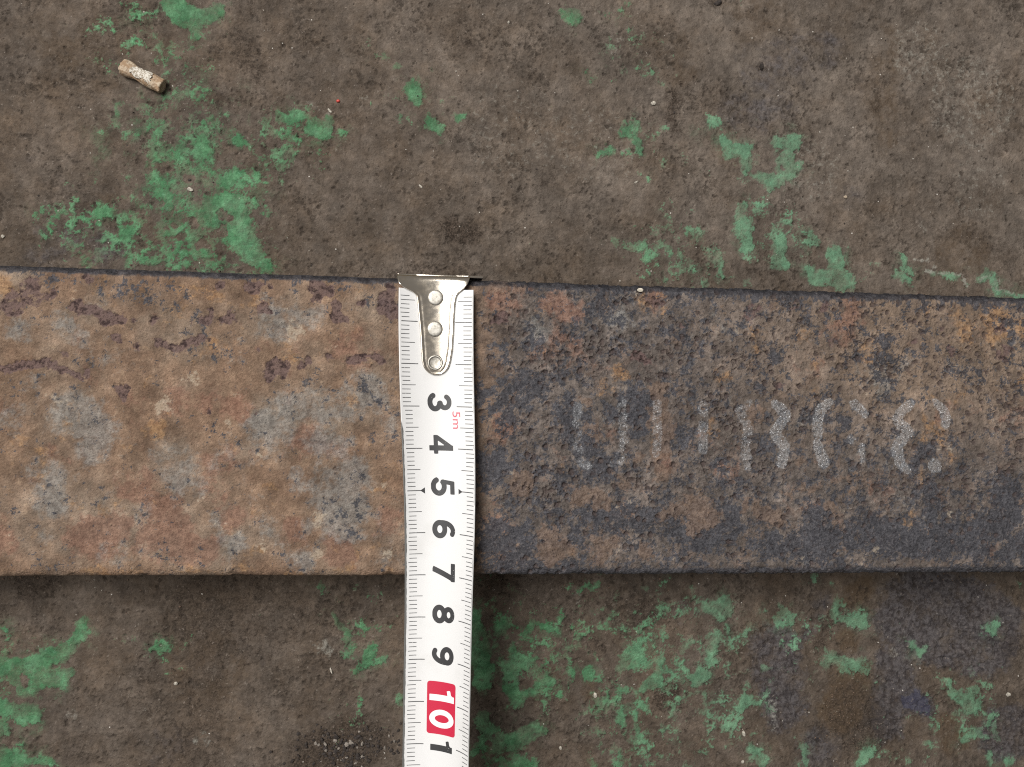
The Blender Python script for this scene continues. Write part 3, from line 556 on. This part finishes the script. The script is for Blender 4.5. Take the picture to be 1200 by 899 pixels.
# close both ends
bm = bmesh.new(); bm.from_mesh(bar_me); bm.verts.ensure_lookup_table()
Cn = BX.shape[1]; Rn = BX.shape[0]
bm.faces.new([bm.verts[r * Cn] for r in range(Rn)]); bm.faces.new([bm.verts[r * Cn + Cn - 1] for r in reversed(range(Rn))])
bmesh.ops.recalc_face_normals(bm, faces=bm.faces[:])
bm.to_mesh(bar_me); bm.free()
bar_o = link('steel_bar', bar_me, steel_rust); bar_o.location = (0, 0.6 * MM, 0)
bar = tag(bar_o, 'flat rusty pitted steel bar with faint grey stencilled characters lying on the floor', 'steel bar')

# ================================================================== tape measure
tape = bpy.data.objects.new('tape_measure', None); COL.objects.link(tape); tape.location = (0, 0, BAR_H * MM); tape.empty_display_size = 0.01
tag(tape, 'white steel measuring tape hooked over the rusty bar, black centimetre numerals', 'tape measure')
ARC = 18.0
def shape_at(s):
    """half opening angle, roll and sideways drift of the cupped blade at s mm from the hook"""
    k = float(sstep(2, 62, np.float64(s)))
    return 0.41 + 0.23 * k, 0.40 * float(sstep(18, 85, np.float64(s))) + 0.05 * float(sstep(85, 130, np.float64(s))), 1.75 * float(sstep(2, 62, np.float64(s)))
def blade(u, s, off=0.0):
    th, ro, dx = shape_at(s)
    R = ARC / (2 * th)
    a = u / R + ro
    # centred so that the two edges stay where the strip's middle line runs
    shift = -R * (math.sin(th + ro) + math.sin(-th + ro)) / 2
    x = (R - off) * math.sin(a) + shift + 0.15 + dx
    z = R - (R - off) * math.cos(a) + 0.75
    return (x, -s, z)
us = np.linspace(-ARC / 2, ARC / 2, 73); ss = np.arange(2.3, 260, 0.8)
TP = np.array([[blade(u, s) for u in us] for s in ss])
# thin strip with an underside
TPb = np.array([[blade(u, s, -0.14) for u in us] for s in ss])
ring = np.concatenate([TP, TPb[:, ::-1]], axis=1)
blade_me = grid_mesh('blade', ring.transpose(1, 0, 2), wrap=True)
UU = np.concatenate([us, us[::-1]]); side = np.concatenate([np.zeros(len(us)), np.ones(len(us))])
put_color(blade_me, 'strip', [np.repeat((UU / ARC + 0.5)[:, None], len(ss), 1), np.repeat((ss / 260)[None, :], len(UU), 0), np.repeat(side[:, None], len(ss), 1)])
m = Mat('blade_lacquer')
ua, sa, sd, _ = m.chans('strip')
ew = m.noise(2.6, 5, 0.65, off=4); e2 = m.noise(7, 3, 0.5, off=14); e3 = m.noise(0.6, 3, 0.6, off=40)
lim = m.math('ADD', m.ramp(sa, 0.115, 0.14, -0.03, 0.026), m.math('MULTIPLY', m.math('SUBTRACT', ew, 0.5), 0.016))
worn = m.ramp(m.math('SUBTRACT', lim, ua), -0.002, 0.004)
rl = m.math('ADD', m.math('SUBTRACT', ua, 0.982), m.math('MULTIPLY', m.math('SUBTRACT', ew, 0.5), 0.03))
worn = m.math('MAXIMUM', worn, m.ramp(rl, 0.0, 0.006, 0, 0.5))
white = m.mix(m.ramp(e2, 0.60, 1.0, 0, 0.22), (0.67, 0.67, 0.668), (0.52, 0.515, 0.495))
white = m.mix(m.math('MULTIPLY', m.ramp(e3, 0.90, 0.98, 0, 0.6), m.ramp(e2, 0.6, 0.8)), white, (0.42, 0.41, 0.38))
c = m.mix(worn, white, (0.17, 0.17, 0.165))
lacquer = m.done(c, 0.42, m.bump(e2, 0.05, 0.5), m.math('MULTIPLY', worn, 0.4), 0.4)
blade_o = link('blade', blade_me, lacquer, tape)

def simple(name, col, rough=0.5, metal=0.0, var=0.25, size=0.8, spec=0.5):
    m = Mat(name); n = m.noise(size, 4, 0.65); d = tuple(v * (1 - var) for v in col)
    return m.done(m.mix(m.ramp(n, 0.3, 0.7), d, col), rough, None, metal, spec)
def worn_ink(name, col, thr=0.66):
    m = Mat(name); n = m.noise(0.35, 3, 0.7); n2 = m.noise(4, 2, 0.5, off=7)
    v = m.math('ADD', n, m.math('MULTIPLY', m.math('SUBTRACT', n2, 0.5), 0.35))
    return m.done(m.mix(m.ramp(v, thr - 0.03, thr + 0.04), col, (0.70, 0.70, 0.69)), 0.45, None, 0, 0.4)
ink = worn_ink('black_ink', (0.040, 0.040, 0.042), 0.99); tick_ink = worn_ink('tick_ink', (0.085, 0.085, 0.088), 0.93); red_ink = worn_ink('red_ink', (0.50, 0.020, 0.055), 1.05); thin_red = worn_ink('thin_red_ink', (0.55, 0.10, 0.14), 0.90)
white_ink = simple('white_ink', (0.82, 0.81, 0.82), 0.45, 0, 0.05)

def wrap_print(bm, name, mat, off):
    """flat print (u, s) cut into narrow strips and laid on the cupped blade"""
    us_ = [v.co.x for v in bm.verts]; lo, hi = min(us_), max(us_)
    k = math.floor(lo / 0.4) * 0.4
    while k < hi:
        bmesh.ops.bisect_plane(bm, geom=bm.verts[:] + bm.edges[:] + bm.faces[:], plane_co=(k, 0, 0), plane_no=(1, 0, 0)); k += 0.4
    for v in bm.verts:
        v.co = Vector(blade(v.co.x, v.co.y, off)) * MM
    bmesh.ops.recalc_face_normals(bm, faces=bm.faces[:])
    me = bpy.data.meshes.new(name); bm.to_mesh(me); bm.free()
    return link(name, me, mat, blade_o)
def glyph(txt, size, bold, wscale):
    cu = bpy.data.curves.new('glyph', 'FONT'); cu.body = txt; cu.size = size; cu.offset = bold; cu.resolution_u = 6
    cu.align_x = 'CENTER'; cu.align_y = 'CENTER'
    o = bpy.data.objects.new('glyph', cu); COL.objects.link(o)
    bpy.context.view_layer.update()
    dg = bpy.context.evaluated_depsgraph_get()
    me = bpy.data.meshes.new_from_object(o.evaluated_get(dg))
    bm = bmesh.new(); bm.from_mesh(me)
    COL.objects.unlink(o); bpy.data.objects.remove(o); bpy.data.curves.remove(cu); bpy.data.meshes.remove(me)
    xs_ = [v.co.x for v in bm.verts]; ys_ = [v.co.y for v in bm.verts]
    cx, cy = (min(xs_) + max(xs_)) / 2, (min(ys_) + max(ys_)) / 2
    hgt = max(ys_) - min(ys_)
    return bm, cx, cy, hgt, max(xs_) - min(xs_)
def print_text(txt, u, s, height, mat, name, bold=0.0, wscale=1.0, off=0.03, width=None):
    bm, cx, cy, hgt, wd = glyph(txt, 1.0, bold, wscale)
    k = height / hgt
    kw = width / wd if width else k * wscale
    for v in bm.verts:
        x, y = v.co.x - cx, v.co.y - cy
        v.co = Vector((u + y * k, s + x * kw, 0))
    return wrap_print(bm, name, mat, off)
def arc(cx, cy, rx, ry, a0, a1, n=26):
    return [(cx + rx * math.cos(math.radians(a0 + (a1 - a0) * k / n)), cy + ry * math.sin(math.radians(a0 + (a1 - a0) * k / n))) for k in range(n + 1)]
H_ = 0.105
six = [(arc(.37, .32, .262, .215, 0, 360), H_), (arc(.425, .435, .318, .46, 190, 62), H_ * .95), ([(.574, .845), (.655, .775)], .001)]
DIGITS = {
 '0': [(arc(.37, .5, .258, .395, 0, 360), H_)],
 '1': [([(.44, 0), (.44, 1)], .125), ([(.12, .755), (.30, .79), (.44, .93)], .075)],
 '2': [(arc(.37, .68, .255, .215, 175, -35) + [(.14, .12)], H_), ([(.08, .095), (.68, .095)], .095)],
 '3': [(arc(.35, .715, .225, .19, 165, -90), H_ * .95), (arc(.35, .305, .272, .205, 90, -170), H_)],
 '4': [([(.50, 0), (.50, 1)], .105), ([(.50, .955), (.06, .31)], .088), ([(-.01, .275), (.72, .275)], .088)],
 '5': [([(.15, .905), (.655, .905)], .095), ([(.225, .98), (.155, .47)], .085), (arc(.35, .325, .272, .23, 142, -168), H_)],
 '6': six[:2],
 '7': [([(.02, .9), (.72, .9)], .098), ([(.63, .93), (.25, 0)], .108)],
 '8': [(arc(.37, .72, .222, .182, 0, 360), H_ * .93), (arc(.37, .302, .268, .205, 0, 360), H_)],
 '9': [([(.74 - x, 1 - y) for x, y in six[0][0]], H_), ([(.74 - x, 1 - y) for x, y in six[1][0]], H_ * .95)],
}
def digit_sdf(d, X, Y):
    best = np.full(X.shape, 9.0)
    for pts, hw in DIGITS[d]:
        closed = abs(pts[0][0] - pts[-1][0]) + abs(pts[0][1] - pts[-1][1]) < 1e-6
        n = len(pts) - 1
        for i in range(n):
            (ax, ay), (bx, by) = pts[i], pts[i + 1]
            dx, dy = bx - ax, by - ay; L = math.hypot(dx, dy)
            t = ((X - ax) * dx + (Y - ay) * dy) / L
            perp = np.abs((X - ax) * dy - (Y - ay) * dx) / L
            over = np.maximum(-t, t - L)
            round_ = np.hypot(np.maximum(over, 0), perp) - hw
            butt = np.maximum(perp - hw, over)
            v = round_
            if not closed and i == 0: v = np.where(t < 0, butt, v)
            if not closed and i == n - 1: v = np.where(t > L, butt, v)
            best = np.minimum(best, v)
    return best
def print_digit(d, u, s, height, width, mat, name='numeral', off=0.03):
    """marching squares over the digit's distance field, laid on the blade"""
    gx = np.linspace(-.08, .82, 46); gy = np.linspace(-.03, 1.03, 56)
    X, Y = np.meshgrid(gx, gy); D = np.maximum(digit_sdf(d, X, Y), np.maximum(-Y, Y - 1))
    bm = bmesh.new(); cache = {}
    def vert(x, y):
        k = (round(x, 5), round(y, 5))
        if k not in cache:
            cache[k] = bm.verts.new(Vector(blade(u + (y - .5) * height, s + (x - .37) / .74 * width, off)) * MM)
        return cache[k]
    for j in range(len(gy) - 1):
        for i in range(len(gx) - 1):
            cs = [(j, i), (j, i + 1), (j + 1, i + 1), (j + 1, i)]
            if min(D[c_] for c_ in cs) >= 0: continue
            poly = []
            for k in range(4):
                p, q = cs[k], cs[(k + 1) % 4]; dp, dq = D[p], D[q]
                if dp < 0: poly.append(vert(gx[p[1]], gy[p[0]]))
                if (dp < 0) != (dq < 0):
                    t = dp / (dp - dq); poly.append(vert(gx[p[1]] + t * (gx[q[1]] - gx[p[1]]), gy[p[0]] + t * (gy[q[0]] - gy[p[0]])))
            poly = list(dict.fromkeys(poly))
            if len(poly) >= 3:
                try: bm.faces.new(poly)
                except ValueError: pass
    bmesh.ops.recalc_face_normals(bm, faces=bm.faces[:])
    me = bpy.data.meshes.new(name); bm.to_mesh(me); bm.free()
    return link(name, me, mat, blade_o)
# numerals 3..9 stand beside their centimetre mark
for n in range(3, 10):
    print_digit(str(n), 0.42, n * 10 - (1.0 if n < 9 else 1.3) + 0.1, 5.7, 4.4, ink)
def rect(bm, u0, u1, s0, s1):
    bm.faces.new([bm.verts.new((u0, s0, 0)), bm.verts.new((u1, s0, 0)), bm.verts.new((u1, s1, 0)), bm.verts.new((u0, s1, 0))])
# red tab with a white 10, following numerals beyond it
bm = bmesh.new(); vs = []
for cxu, cys, a0 in ((4.0 - 0.7, 95.0 + 0.7, -90), (4.0 - 0.7, 107.4 - 0.7, 0), (-3.4 + 0.7, 107.4 - 0.7, 90), (-3.4 + 0.7, 95.0 + 0.7, 180)):
    for k in range(6):
        a = math.radians(a0 + 18 * k); vs.append(bm.verts.new((cxu + 0.7 * math.cos(a), cys + 0.7 * math.sin(a), 0)))
bm.faces.new(vs)
wrap_print(bm, 'red_tab', red_ink, 0.03)
print_digit('1', 0.4, 98.4, 6.4, 4.4, white_ink, off=0.06)
print_digit('0', 0.4, 103.7, 6.4, 4.4, white_ink, off=0.06)
for t_, s_ in (('1', 110.2), ('1', 117.2), ('1', 121.6), ('2', 127.0), ('1', 131.6), ('3', 137.0)):
    print_digit(t_, 0.4, s_, 5.7, 4.3, ink)
print_text('5m', 4.35, 33.6 - 0.4, 1.9, thin_red, 'length_print', 0.0, width=4.1)
# millimetre ticks on both edges
bm = bmesh.new(); rr = random.Random(3)
for k in range(4, 215):
    s_ = k * 1.0
    Ln = 4.15 if k % 10 == 0 else (3.45 if k % 5 == 0 else 2.15)
    wd = 0.105 if k % 10 == 0 else 0.08
    a0 = 0.35 + rr.uniform(0, 0.35)
    rect(bm, -9 + a0 + (0.5 if k > 30 else 0.0), -9 + 0.45 + (0.3 if k > 30 else 0) + Ln, s_ - wd, s_ + wd)
    a0 = 0.25 + rr.uniform(0, 0.35)
    rect(bm, 9 - 0.35 - Ln, 9 - a0, s_ - wd, s_ + wd)
wrap_print(bm, 'tick_marks', tick_ink, 0.03)
for tri in (((-5.0, 50), (-3.9, 49.25), (-3.9, 50.75)), ((5.35, 50), (4.3, 50.65), (4.3, 49.35))):
    bm = bmesh.new(); bm.faces.new([bm.verts.new((u_, s_, 0)) for u_, s_ in tri]); wrap_print(bm, 'pointer_mark', ink, 0.04)

# ---------------- end hook
zu = lambda x: (x - 365) / 29.6
zs = lambda y: (y - 108) / 29.6
OUT = [(74,90,598),(80,90,598),(100,91,594),(130,98,584),(150,108,572),(170,132,556),(185,165,538),(200,200,518),(220,224,506),(260,232,498),(330,240,493),(470,256,490),(600,266,484),(680,272,472)]
rows = [(zs(y), zu(a), zu(b)) for y, a, b in OUT]
cu_, cv_, rr_ = zu(372), zs(680), (zu(470) - zu(277)) / 2
for k in range(1, 13):
    a = math.pi / 2 * k / 12 * 0.985
    rows.append((cv_ + rr_ * math.sin(a), cu_ - rr_ * math.cos(a), cu_ + rr_ * math.cos(a)))
srow = np.array([r[0] for r in rows]); lrow = np.array([r[1] for r in rows]); rrow = np.array([r[2] for r in rows])
def cup(u, s):
    th, ro, _ = shape_at(max(s, 0.0)); R = ARC / (2 * th)
    f = 0.35 + 0.65 * float(sstep(-0.8, 2.2, np.float64(s)))
    return (R - math.sqrt(max(R * R - u * u, 0.1))) * f
TH = 0.55
def hook_mesh():
    S = np.concatenate([np.linspace(srow[0], 5, 46), np.linspace(5, srow[-14], 50)[1:], srow[-13:]])
    nU = 41
    L = np.interp(S, srow, lrow); Rr = np.interp(S, srow, rrow)
    # soften the traced outline (not the rounded tip)
    for _ in range(3):
        L[1:80] = (L[:79] + 2 * L[1:80] + L[2:81]) / 4; Rr[1:80] = (Rr[:79] + 2 * Rr[1:80] + Rr[2:81]) / 4
    top, bot = [], []
    for i, s in enumerate(S):
        rt_, rb_ = [], []
        for k in range(nU):
            t = math.sin((k / (nU - 1) - 0.5) * math.pi)                    # denser at the rim
            u = (L[i] + Rr[i]) / 2 + t * (Rr[i] - L[i]) / 2
            edge = (1 - abs(t)) * (Rr[i] - L[i]) / 2
            tip = S[-1] - s
            e = min(edge, max(tip, 0.0) * 1.2)
            rim = 0.24 * (1 - math.sqrt(max(0.0, 1 - (1 - min(e / 0.38, 1)) ** 2)))
            groove = 0.07 * math.exp(-((e - 0.75) / 0.28) ** 2) if s > 3 else 0.0   # pressed rim round the tongue
            z = cup(u, s) + 0.75 + 0.12
            dn = 0.0; y = -s
            if s < 0.35:                                                     # rounds over into the flange
                q = min((0.35 - s) / 1.3, 1.0); dn = 0.9 * (1 - math.sqrt(max(0.0, 1 - q * q)))
            rt_.append((u + 0.15, y, z + TH - rim - groove - dn)); rb_.append((u + 0.15, y, z - dn + 0.02))
        top.append(rt_); bot.append(rb_)
    P = np.concatenate([np.array(top), np.array(bot)[:, ::-1]], axis=1).transpose(1, 0, 2)
    return grid_mesh('hook', P, wrap=True)
hk = hook_mesh()
m = Mat('nickel_plate'); n = m.noise(1.4, 4, 0.6); n2 = m.noise(0.35, 3, 0.6, off=5)
plate = m.done(m.mix(m.ramp(n, 0.4, 0.7), (0.80, 0.735, 0.64), (0.73, 0.655, 0.55)), m.ramp(n, 0.2, 1.0, 0.17, 0.26), None, 1.0)
m = Mat('rivet_metal'); n = m.noise(0.7, 4, 0.6)
rivet_metal = m.done(m.mix(m.ramp(n, 0.4, 0.7), (0.46, 0.44, 0.40), (0.34, 0.32, 0.28)), 0.50, m.bump(n, 0.02, 0.4), 1.0)
bm = bmesh.new(); bm.from_mesh(hk)
# flange hanging over the far edge of the bar, wider on the right than the tongue
def slab(x0, x1, y0, y1, z0, z1):
    r = bmesh.ops.create_cube(bm, size=1.0)
    bmesh.ops.scale(bm, verts=r['verts'], vec=((x1 - x0) * MM, (y1 - y0) * MM, (z1 - z0) * MM))
    bmesh.ops.translate(bm, verts=r['verts'], vec=((x0 + x1) / 2 * MM, (y0 + y1) / 2 * MM, (z0 + z1) / 2 * MM))
    es = list({e for v in r['verts'] for e in v.link_edges})
    bmesh.ops.bevel(bm, geom=es, offset=0.18 * MM, segments=2, affect='EDGES', profile=0.5)
slab(-8.9, 11.2, 0.80, 1.30, -7.0, 0.70)
me = bpy.data.meshes.new('hook'); bmesh.ops.recalc_face_normals(bm, faces=bm.faces[:]); bm.to_mesh(me); bm.free()
for p in me.polygons: p.use_smooth = True
hook_o = link('hook', me, plate, tape)
def rivet(px, py, r, recess):
    u, s = (px - 365) / 29.6 + 0.15, (py - 108) / 29.6
    pr = [(0, .34), (r * .45, .345), (r * .72, .33), (r * .88, .27), (r * .97, .16), (r, -.1)] if not recess else [(0, .10), (r * .62, .11), (r * .70, .15), (r * .76, .30), (r * .86, .32), (r * .95, .2), (r, -.1)]
    z0 = cup(u, s) + 0.75 + 0.12 + TH - 0.04
    P = np.array([[(u + q * math.cos(a), -s + q * math.sin(a), z0 + h_ + (cup(u + q * math.cos(a), s) - cup(u, s)) * 0.6) for q, h_ in pr] for a in np.linspace(0, 2 * math.pi, 33)[:-1]])
    o = link('rivet', grid_mesh('rivet', P, wrap=True), rivet_metal, hook_o)
    bm = bmesh.new(); bm.from_mesh(o.data); bmesh.ops.remove_doubles(bm, verts=bm.verts[:], dist=1e-6); bmesh.ops.recalc_face_normals(bm, faces=bm.faces[:]); bm.to_mesh(o.data); bm.free()
    return o
rivet(360, 235, 1.88, False); rivet(360, 455, 1.88, False)
tag(rivet(366, 690, 1.9, True), 'lowest rivet with a sunken grey centre')

# ================================================================== small litter on the floor
def floor_z(x, y):
    i = int(np.clip(np.searchsorted(fxs, x), 0, len(fxs) - 1)); j = int(np.clip(np.searchsorted(fys, y), 0, len(fys) - 1))
    return float(hz[j, i])
def rock_bm(rng, sx, sy, sz, bm=None, loc=(0, 0, 0), rot=0.0, sub=1, jag=0.28):
    own = bm is None
    if own: bm = bmesh.new()
    r = bmesh.ops.create_icosphere(bm, subdivisions=sub, radius=1.0)
    tilt = Matrix.Rotation(rot, 3, 'Z') @ Matrix.Rotation(rng.uniform(-.4, .4), 3, 'X')
    for v in r['verts']:
        k = 1 + rng.uniform(-jag, jag)
        p = tilt @ Vector((v.co.x * sx * k, v.co.y * sy * k, v.co.z * sz * k))
        v.co = (p + Vector(loc)) * MM
    return bm
chip_white = simple('pale_stone', (0.50, 0.46, 0.39), 0.85, 0, 0.5, 0.5); chip_tan = simple('tan_stone', (0.42, 0.34, 0.25), 0.85, 0, 0.4, 0.5)
chip_red = simple('red_flake_mat', (0.62, 0.06, 0.04), 0.45, 0, 0.3, 0.4); chip_dark = simple('dark_crumb_mat', (0.035, 0.026, 0.022), 0.8, 0, 0.5, 0.4)
bar_chip = simple('pale_rust_flake', (0.66, 0.60, 0.50), 0.8, 0, 0.3, 0.5)
chips = [  # px, py, half length, half width, angle, material, name, label, category
 (223,222,5,2.6,-20,chip_white,'stone_chip','tiny cream oblong chip lying in the green paint patch below the tan stub','chip'),
 (396,118,2.6,2.2,10,chip_red,'red_flake','tiny bright red flake on the brown concrete','flake'),
 (386,129,4.2,1.6,-45,chip_white,'white_sliver','thin white sliver just below the red flake','sliver'),
 (766,121,4.2,3.2,20,chip_white,'stone_chip','pale chip beside the dark brown stain at the upper middle right','chip'),
 (991,231,2.9,2.6,0,chip_tan,'stone_chip','small round tan grain right of the large mint paint patch','chip'),
 (697.5,815,2.6,4.4,0,chip_white,'stone_chip','upright oval white pebble inside the faded green patch right of the tape','chip'),
 (657,877,2.4,3.4,10,chip_white,'stone_chip','white pebble on bare concrete near the bottom, right of the tape','chip'),
 (872,860,2.3,4.2,8,chip_white,'stone_chip','white oval pebble next to the narrow green streak at the bottom','chip'),
 (870.5,893,2.4,3.2,-25,chip_white,'stone_chip','white chip cut close to the bottom edge of the picture','chip'),
 (206,801,2.7,2.5,0,chip_white,'stone_chip','round white grain on the dark floor at lower left','chip'),
 (1182,814,4.2,3.0,10,chip_white,'stone_chip','pale crumbly chip near the lower right corner','chip'),
 (388,786,1.4,4.6,18,chip_white,'white_sliver','thin white sliver on the floor left of the tape, below the bar','sliver'),
 (493,218,3.4,1.6,-40,chip_white,'white_sliver','pale sliver on bare concrete above the tape hook','sliver'),
 (746,213,3.6,1.5,28,chip_white,'white_sliver','pale sliver under the small green patches, upper middle right','sliver'),
 (3,277,2.6,2.4,0,chip_white,'stone_chip','white grain at the far left edge just above the bar','chip'),
 (596,26,1.8,1.8,0,chip_white,'stone_chip','tiny white grain near the top edge, middle','chip'),
 (892,78,3.0,6.2,10,chip_dark,'dark_crumb','oblong black crumb on the grey concrete at upper right','crumb'),
 (842,3,6.5,3.6,25,chip_dark,'dark_crumb','black crumb at the top edge of the picture','crumb'),
]
rng = random.Random(12)
for px, py, a, b, ang, mat_, nm, lab, cat in chips:
    x, y = ground(px, py, 0); k = 1 / SCALE_FLOOR
    sx, sy = a * k * 0.8, b * k * 0.8; sz = min(sx, sy) * 0.75
    bm = rock_bm(rng, sx, sy, sz, rot=math.radians(ang), sub=2, jag=0.16)
    me = bpy.data.meshes.new(nm); bm.to_mesh(me); bm.free()
    o = link(nm, me, mat_); o.location = (x * MM, y * MM, (floor_z(x, y) + sz * 0.6) * MM)
    tag(o, lab, cat)
# flake on the far edge of the bar
x, y = ground(750, 340, BAR_H); bm = rock_bm(rng, 0.75, 0.5, 0.35, sub=2, jag=0.16); me = bpy.data.meshes.new('rust_flake'); bm.to_mesh(me); bm.free()
o = link('rust_flake', me, bar_chip); o.location = (x * MM, y * MM, (BAR_H + 0.1) * MM); tag(o, 'tiny pale flake on the far edge of the rusty bar, right of the hook', 'flake')

# loose dirt: too fine to count
def scatter(name, n, spot, sizes, mat_, label, cat):
    bm = bmesh.new()
    for _ in range(n):
        x, y = spot()
        if -BAR_W - 0.5 < y < 0.5: continue
        s = rng.uniform(*sizes) * rng.uniform(0.5, 1)
        rock_bm(rng, s, s * rng.uniform(0.5, 1), s * 0.5, bm, (x, y, floor_z(x, y) + s * 0.2), rng.uniform(0, 6.28), 1, 0.3)
    me = bpy.data.meshes.new(name); bm.to_mesh(me); bm.free()
    return tag(link(name, me, mat_), label, cat, kind='stuff')
def pile():
    px = rng.gauss(408, 34); py = rng.gauss(878 - (px - 408) * 0.12, 12); return ground(px, py, 0)
def anywhere():
    return ground(rng.uniform(0, 1200), rng.uniform(0, 899), 0)
scatter('dirt_pile', 210, pile, (0.25, 0.85), chip_dark, 'loose dark dirt crumbs heaped left of the tape at the bottom', 'dirt')
scatter('dirt_grains', 34, pile, (0.3, 0.95), simple('grey_grain', (0.24, 0.21, 0.18), 0.85, 0, 0.4, 0.5), 'paler grains mixed into the dark dirt heap at the bottom', 'dirt')
scatter('light_grit', 130, anywhere, (0.10, 0.34), simple('light_grit_mat', (0.40, 0.36, 0.31), 0.8, 0, 0.5, 0.4), 'fine pale grit scattered over the floor', 'grit')
scatter('dark_grit', 260, anywhere, (0.12, 0.42), chip_dark, 'fine dark grit scattered over the floor', 'grit')
def brownspot():
    return ground(rng.gauss(985, 17), rng.gauss(838, 26), 0)
scatter('brown_grit', 240, brownspot, (0.12, 0.30), simple('brown_grit_mat', (0.16, 0.105, 0.07), 0.7, 0, 0.6, 0.4), 'fine brown grit on the rust coloured stain at lower right', 'grit')

def along():
    if rng.random() < 0.5: return ground(rng.uniform(0, 1200), 0, 0)[0], abs(rng.gauss(1.2, 1.8)) + 0.9
    return ground(rng.uniform(0, 1200), 0, 0)[0], -BAR_W - 3.0 - abs(rng.gauss(3, 5))
scatter('swept_grit', 330, along, (0.15, 0.55), simple('rust_grit_mat', (0.13, 0.085, 0.06), 0.8, 0, 0.6, 0.4), 'rust crumbs and grit gathered along both edges of the bar', 'grit')
# paper stub
root = bpy.data.objects.new('paper_stub', None); COL.objects.link(root); root.empty_display_size = 0.004
x, y = ground(166, 88.5, 2); ang = -math.atan2(21.5, 46)
root.location = (x * MM, y * MM, (floor_z(x, y)) * MM); root.rotation_euler = (0, 0, ang)
tag(root, 'short tan cylindrical stub with torn white paper lying on the green-stained concrete', 'stub')
LEN, RS = 11.6, 2.02
Lx = np.linspace(-LEN / 2, LEN / 2, 60); Ap = np.linspace(0, 2 * math.pi, 41)[:-1]
A2, X2 = np.meshgrid(Ap, Lx, indexing='ij')
nz = fbm((np.cos(A2) * 2 + 40).astype(np.float32) + X2.astype(np.float32) * 0.25, (np.sin(A2) * 2).astype(np.float32) + X2.astype(np.float32) * 0.25, 1.4, 4, 401)
waist = 1 - 0.13 * np.exp(-((X2 + 0.8) / 2.2) ** 2) + 0.05 * np.sin(X2 * 1.1)
endr = np.clip((LEN / 2 - np.abs(X2)) / 0.45, 0, 1); endr = 0.80 + 0.20 * np.sqrt(1 - (1 - endr) ** 2)
Rb = RS * waist * endr * (1 + 0.15 * nz)
Pst = np.stack([X2 + 0.28 * nz * np.sign(X2), Rb * np.cos(A2), np.maximum(Rb * 0.86 * np.sin(A2) + RS * 0.82, 0.05)], axis=-1)
me = grid_mesh('body', Pst, wrap=True)
bm = bmesh.new(); bm.from_mesh(me); bm.verts.ensure_lookup_table()
for c0 in (0, len(Lx) - 1):                                                  # sunken frayed ends
    bm.verts.ensure_lookup_table()
    loop = [bm.verts[r * len(Lx) + c0] for r in range(len(Ap))]
    cen = sum((v.co for v in loop), Vector()) / len(loop)
    inner = [bm.verts.new(cen + (v.co - cen) * 0.72 + Vector(((0.12 if c0 == 0 else -0.12) * MM, 0, 0))) for v in loop]
    for a in range(len(loop)): bm.faces.new([loop[a], loop[(a + 1) % len(loop)], inner[(a + 1) % len(loop)], inner[a]])
    bm.faces.new(inner)
bmesh.ops.recalc_face_normals(bm, faces=bm.faces[:])
for f in bm.faces: f.smooth = True
bm.to_mesh(me); bm.free()
m = Mat('tan_paper'); n = m.noise(1.8, 4, 0.65); n2 = m.noise(0.5, 4, 0.7, off=3)
c = m.mix(m.ramp(n, 0.35, 0.65), (0.30, 0.20, 0.12), (0.46, 0.37, 0.27)); c = m.mix(m.ramp(n2, 0.5, 0.75, 0, 0.6), c, (0.20, 0.13, 0.085))
link('body', me, m.done(c, 0.8, m.bump(n2, 0.2, 0.6)), root)
# torn white wrap: a ragged shell over the upper side, crossing the stub at a slant
Aq = np.linspace(0.45, 2.35, 44); Xq = np.linspace(-3.1, 3.4, 70)
Aw, Xw = np.meshgrid(Aq, Xq, indexing='ij')
nq = fbm((Aw * 2.2 + 9).astype(np.float32), (Xw * 0.9).astype(np.float32), 1.3, 4, 411, 0.6)
keep = (np.minimum.reduce([Aw - 0.5, 2.3 - Aw]) * 2.0 + 1.1 * nq > 0.25) & (np.minimum(Xw + 2.9 - (1.4 - Aw) * 0.9, 3.2 - Xw + (Aw - 1.4) * 0.5) + 0.9 * nq > 0.2)
Rw = RS * (1 - 0.13 * np.exp(-((Xw + 0.8) / 2.2) ** 2) + 0.05 * np.sin(Xw * 1.1)) + 0.14 + 0.10 * nq
Pw = np.stack([Xw, Rw * np.cos(Aw), Rw * 0.86 * np.sin(Aw) + RS * 0.82], axis=-1)
me = grid_mesh('torn_paper', Pw); bm = bmesh.new(); bm.from_mesh(me); bm.verts.ensure_lookup_table(); kf = keep.ravel()
bmesh.ops.delete(bm, geom=[v for v in bm.verts if not kf[v.index]], context='VERTS')
bmesh.ops.solidify(bm, geom=bm.faces[:], thickness=0.08 * MM)
bm.to_mesh(me); bm.free()
m = Mat('white_paper'); n = m.noise(0.9, 4, 0.7, 1.5); n2 = m.noise(0.35, 3, 0.6, off=6)
c = m.mix(m.ramp(n, 0.42, 0.62), (0.62, 0.585, 0.52), (0.27, 0.225, 0.17)); c = m.mix(m.ramp(n2, 0.7, 1.0, 0, 0.5), c, (0.40, 0.34, 0.26))
link('torn_paper', me, m.done(c, 0.85, m.bump(n, 0.15, 0.7)), root)
